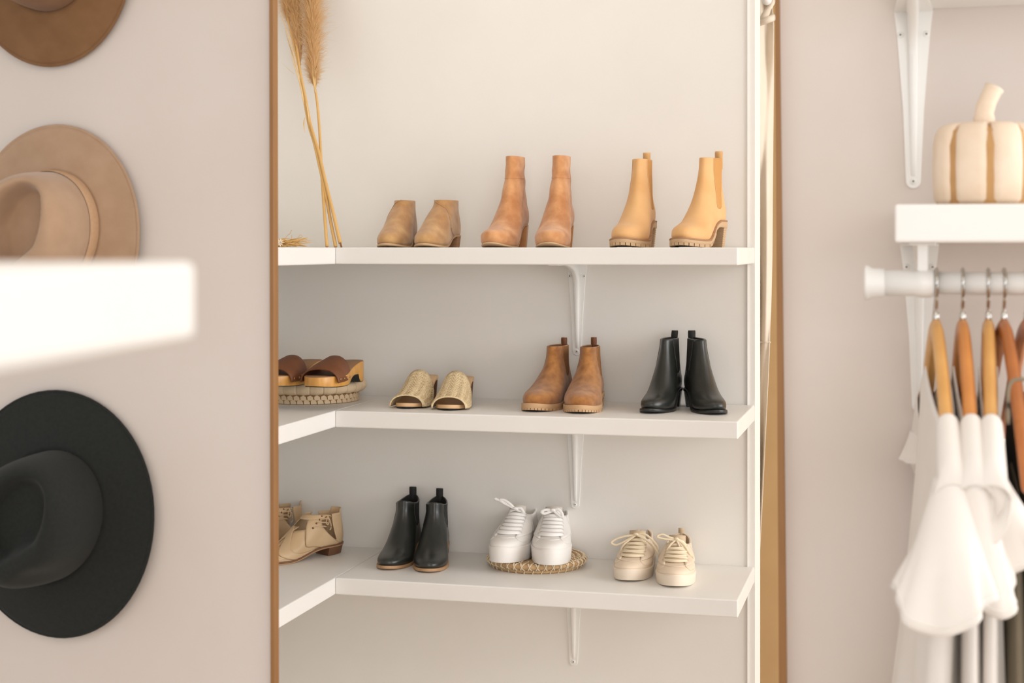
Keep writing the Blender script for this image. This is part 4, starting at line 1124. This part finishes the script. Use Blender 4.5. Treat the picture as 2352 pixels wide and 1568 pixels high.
def garment(name, base, ang, m, label, cat, A, B, zs, flare=0.0, sleeve=None, folds=5, seed=0, neck=True, shift=0.0, group=None, strap=False, amp=.35):
    """hanging cloth: body tube with half depth A(t), half thickness B(t) over drop zs, in the hanger frame"""
    e = empty(name, (base.x, base.y, base.z), ang); rr = random.Random(seed); ph = [rr.random()*6 for _ in range(4)]
    n = 72; rings = []; nz = 34
    ztop, zbot = zs
    for j in range(nz+1):
        t = j/nz; z = ztop+(zbot-ztop)*t; a, b = A(t), B(t); rr2 = []
        for k in range(n):
            th = 2*math.pi*k/n; c, s = math.cos(th), math.sin(th)
            w = 1+amp*sstep(.1, 1, t)*(.5*math.sin(folds*th+ph[0]+2*t)+.35*math.sin((folds*2+1)*th+ph[1]-3*t))
            x = a*math.copysign(abs(c)**.8, c); y = b*math.copysign(abs(s)**.8, s)*w+shift*t*t*(1+.2*c)
            # shoulder line follows the hanger arms
            zz = z if j else z
            if t < .35: zz = z-(1-t/.35)*(.062*(abs(x)/.2)**1.0)*1.0
            rr2.append((x, y, zz))
        rings.append(rr2)
    add_obj('body', *rings_mesh(rings, False, False), m, e); solidify(e.children[-1], .0014, 0)
    if sleeve:
        L, w0, w1, d1, lean, out = sleeve
        for s in (1, -1):
            # shoulder: cloth lying over the hanger arm
            pts = smooth_path([(s*.160, 0, -.103), (s*.175, 0, -.115), (s*.195, 0, -.132), (s*.216, 0, -.150), (s*.222, 0, -.170)], 4); rings = []
            for i, p in enumerate(pts):
                t = i/(len(pts)-1); hw = .0115+.004*t+(.003 if t > .85 else 0); rings.append([(p[0]+.004*s*max(0, math.sin(b)), hw*math.cos(b), p[2]+(.015 if math.sin(b) > 0 else .045)*math.sin(b)) for b in [2*math.pi*k/20 for k in range(20)]])
            o = add_obj('shoulder', *rings_mesh(rings, False, False), m, e); solidify(o, .0016, 0)
            rings = []
            ss = 1 if s > 0 else .28
            for j in range(19):
                t = j/18; z = -.150-L*t*ss; x0 = s*(.206+(out if s > 0 else -.03)*t); hw = w0+(w1-w0)*(1 if s > 0 else .1)*t**1.2; hd = .018+(d1-.018)*t; rr2 = []
                for k in range(48):
                    th = 2*math.pi*k/48
                    g = 1+(.10 if s > 0 else .03)*sstep(.3, 1, t)*math.sin(5*th+ph[2]+s)+.05*sstep(.3, 1, t)*math.sin(9*th+ph[3])
                    rr2.append((x0+hd*math.cos(th)*g, hw*math.sin(th)*g+lean*t, z+(.012*sstep(.5, 1, t)*math.sin(2*th+ph[1])-.012*t*math.cos(th)*s)*(1 if s > 0 else .2)))
                rings.append(rr2)
            v, f = rings_mesh(rings, True, False); o = add_obj('sleeve', v, f, m, e); solidify(o, .0014, 0)
            hem = [rings[-2][k % 48] for k in range(49)]; v, f = tube(hem, .0016, 6, False); add_obj('sleeve_hem', v, f, m, e)
    tag(e, label, cat, group); return e
M_cl_w = mat('white_jersey', (232, 226, 220), .9, (228, 221, 214), 20, 1, .12, 500)
M_cl_c = mat('ivory_linen', (228, 220, 206), .9, (222, 213, 198), 30, 1, .25, 600)
M_cl_g = mat('olive_grey_cotton', (146, 134, 114), .95, (134, 122, 102), 20, 1, .2, 400)
M_cl_k = mat('charcoal_cotton', (112, 102, 90), .95, (100, 90, 78), 20, 1, .2, 400)
h1, a1, b1 = hanger(2150, 4, M_hw[0], 'light wooden hanger leftmost on the clothes rail')
h2, a2, b2 = hanger(2211, 2, M_hw[1], 'orange wooden hanger second from the rail end')
h3, a3, b3 = hanger(2270, -1, M_hw[0], 'light wooden hanger third from the rail end')
h4, a4, b4 = hanger(2306, 4, M_hw[2], 'dark wooden hanger fourth from the rail end with its tip bare')
h5, a5, b5 = hanger(2358, 4, M_hw[2], 'dark wooden hanger at the right picture edge')
lin = lambda a, b: (lambda t: a+(b-a)*t)
G = 'white tops on the rail'
garment('dress', b1, a1, M_cl_w, 'long white short-sleeved dress hanging leftmost on the rail', 'dress', lambda t: .165+.045*t, lambda t: .012+.034*t**1.2, (-.050, -.64), sleeve=(.125, .017, .050, .026, -.012, .045), seed=1, shift=-.035)
garment('white_top', b2, a2, M_cl_w, 'white short-sleeved top on the orange hanger', 'top', lambda t: .17+.03*t, lambda t: .010+.006*t, (-.05, -.50), sleeve=(.118, .015, .034, .024, .008, .0), seed=3, group=G)
garment('white_top', b3, a3, M_cl_w, 'white top with a rounded sleeve next to the bare hanger tip', 'top', lambda t: .165+.03*t, lambda t: .010+.006*t, (-.05, -.48), sleeve=(.09, .015, .040, .022, .030, -.035), seed=4, group=G)
garment('grey_top', b4+Vector((0, 0, 0)), a4, M_cl_g, 'olive grey strappy top hanging right of the white tops', 'top', lambda t: .12+.05*t, lambda t: .008+.008*t, (-.16, -.52), seed=5)
# its strap looped over the bare hanger tip
v, f = tube(smooth_path([(.150, -.013, -.10), (.150, -.012, -.060), (.150, 0, -.052), (.150, .012, -.060), (.150, .013, -.10), (.14, .010, -.17)], 5), .0022, 6)
o = add_obj('shoulder_strap', v, f, M_cl_g, bpy.data.objects[[k.name for k in bpy.data.objects if k.name.startswith('grey_top')][0]])
garment('charcoal_top', b5, a5, M_cl_k, 'charcoal garment at the right picture edge', 'top', lambda t: .15+.05*t, lambda t: .010+.012*t, (-.06, -.55), seed=6)
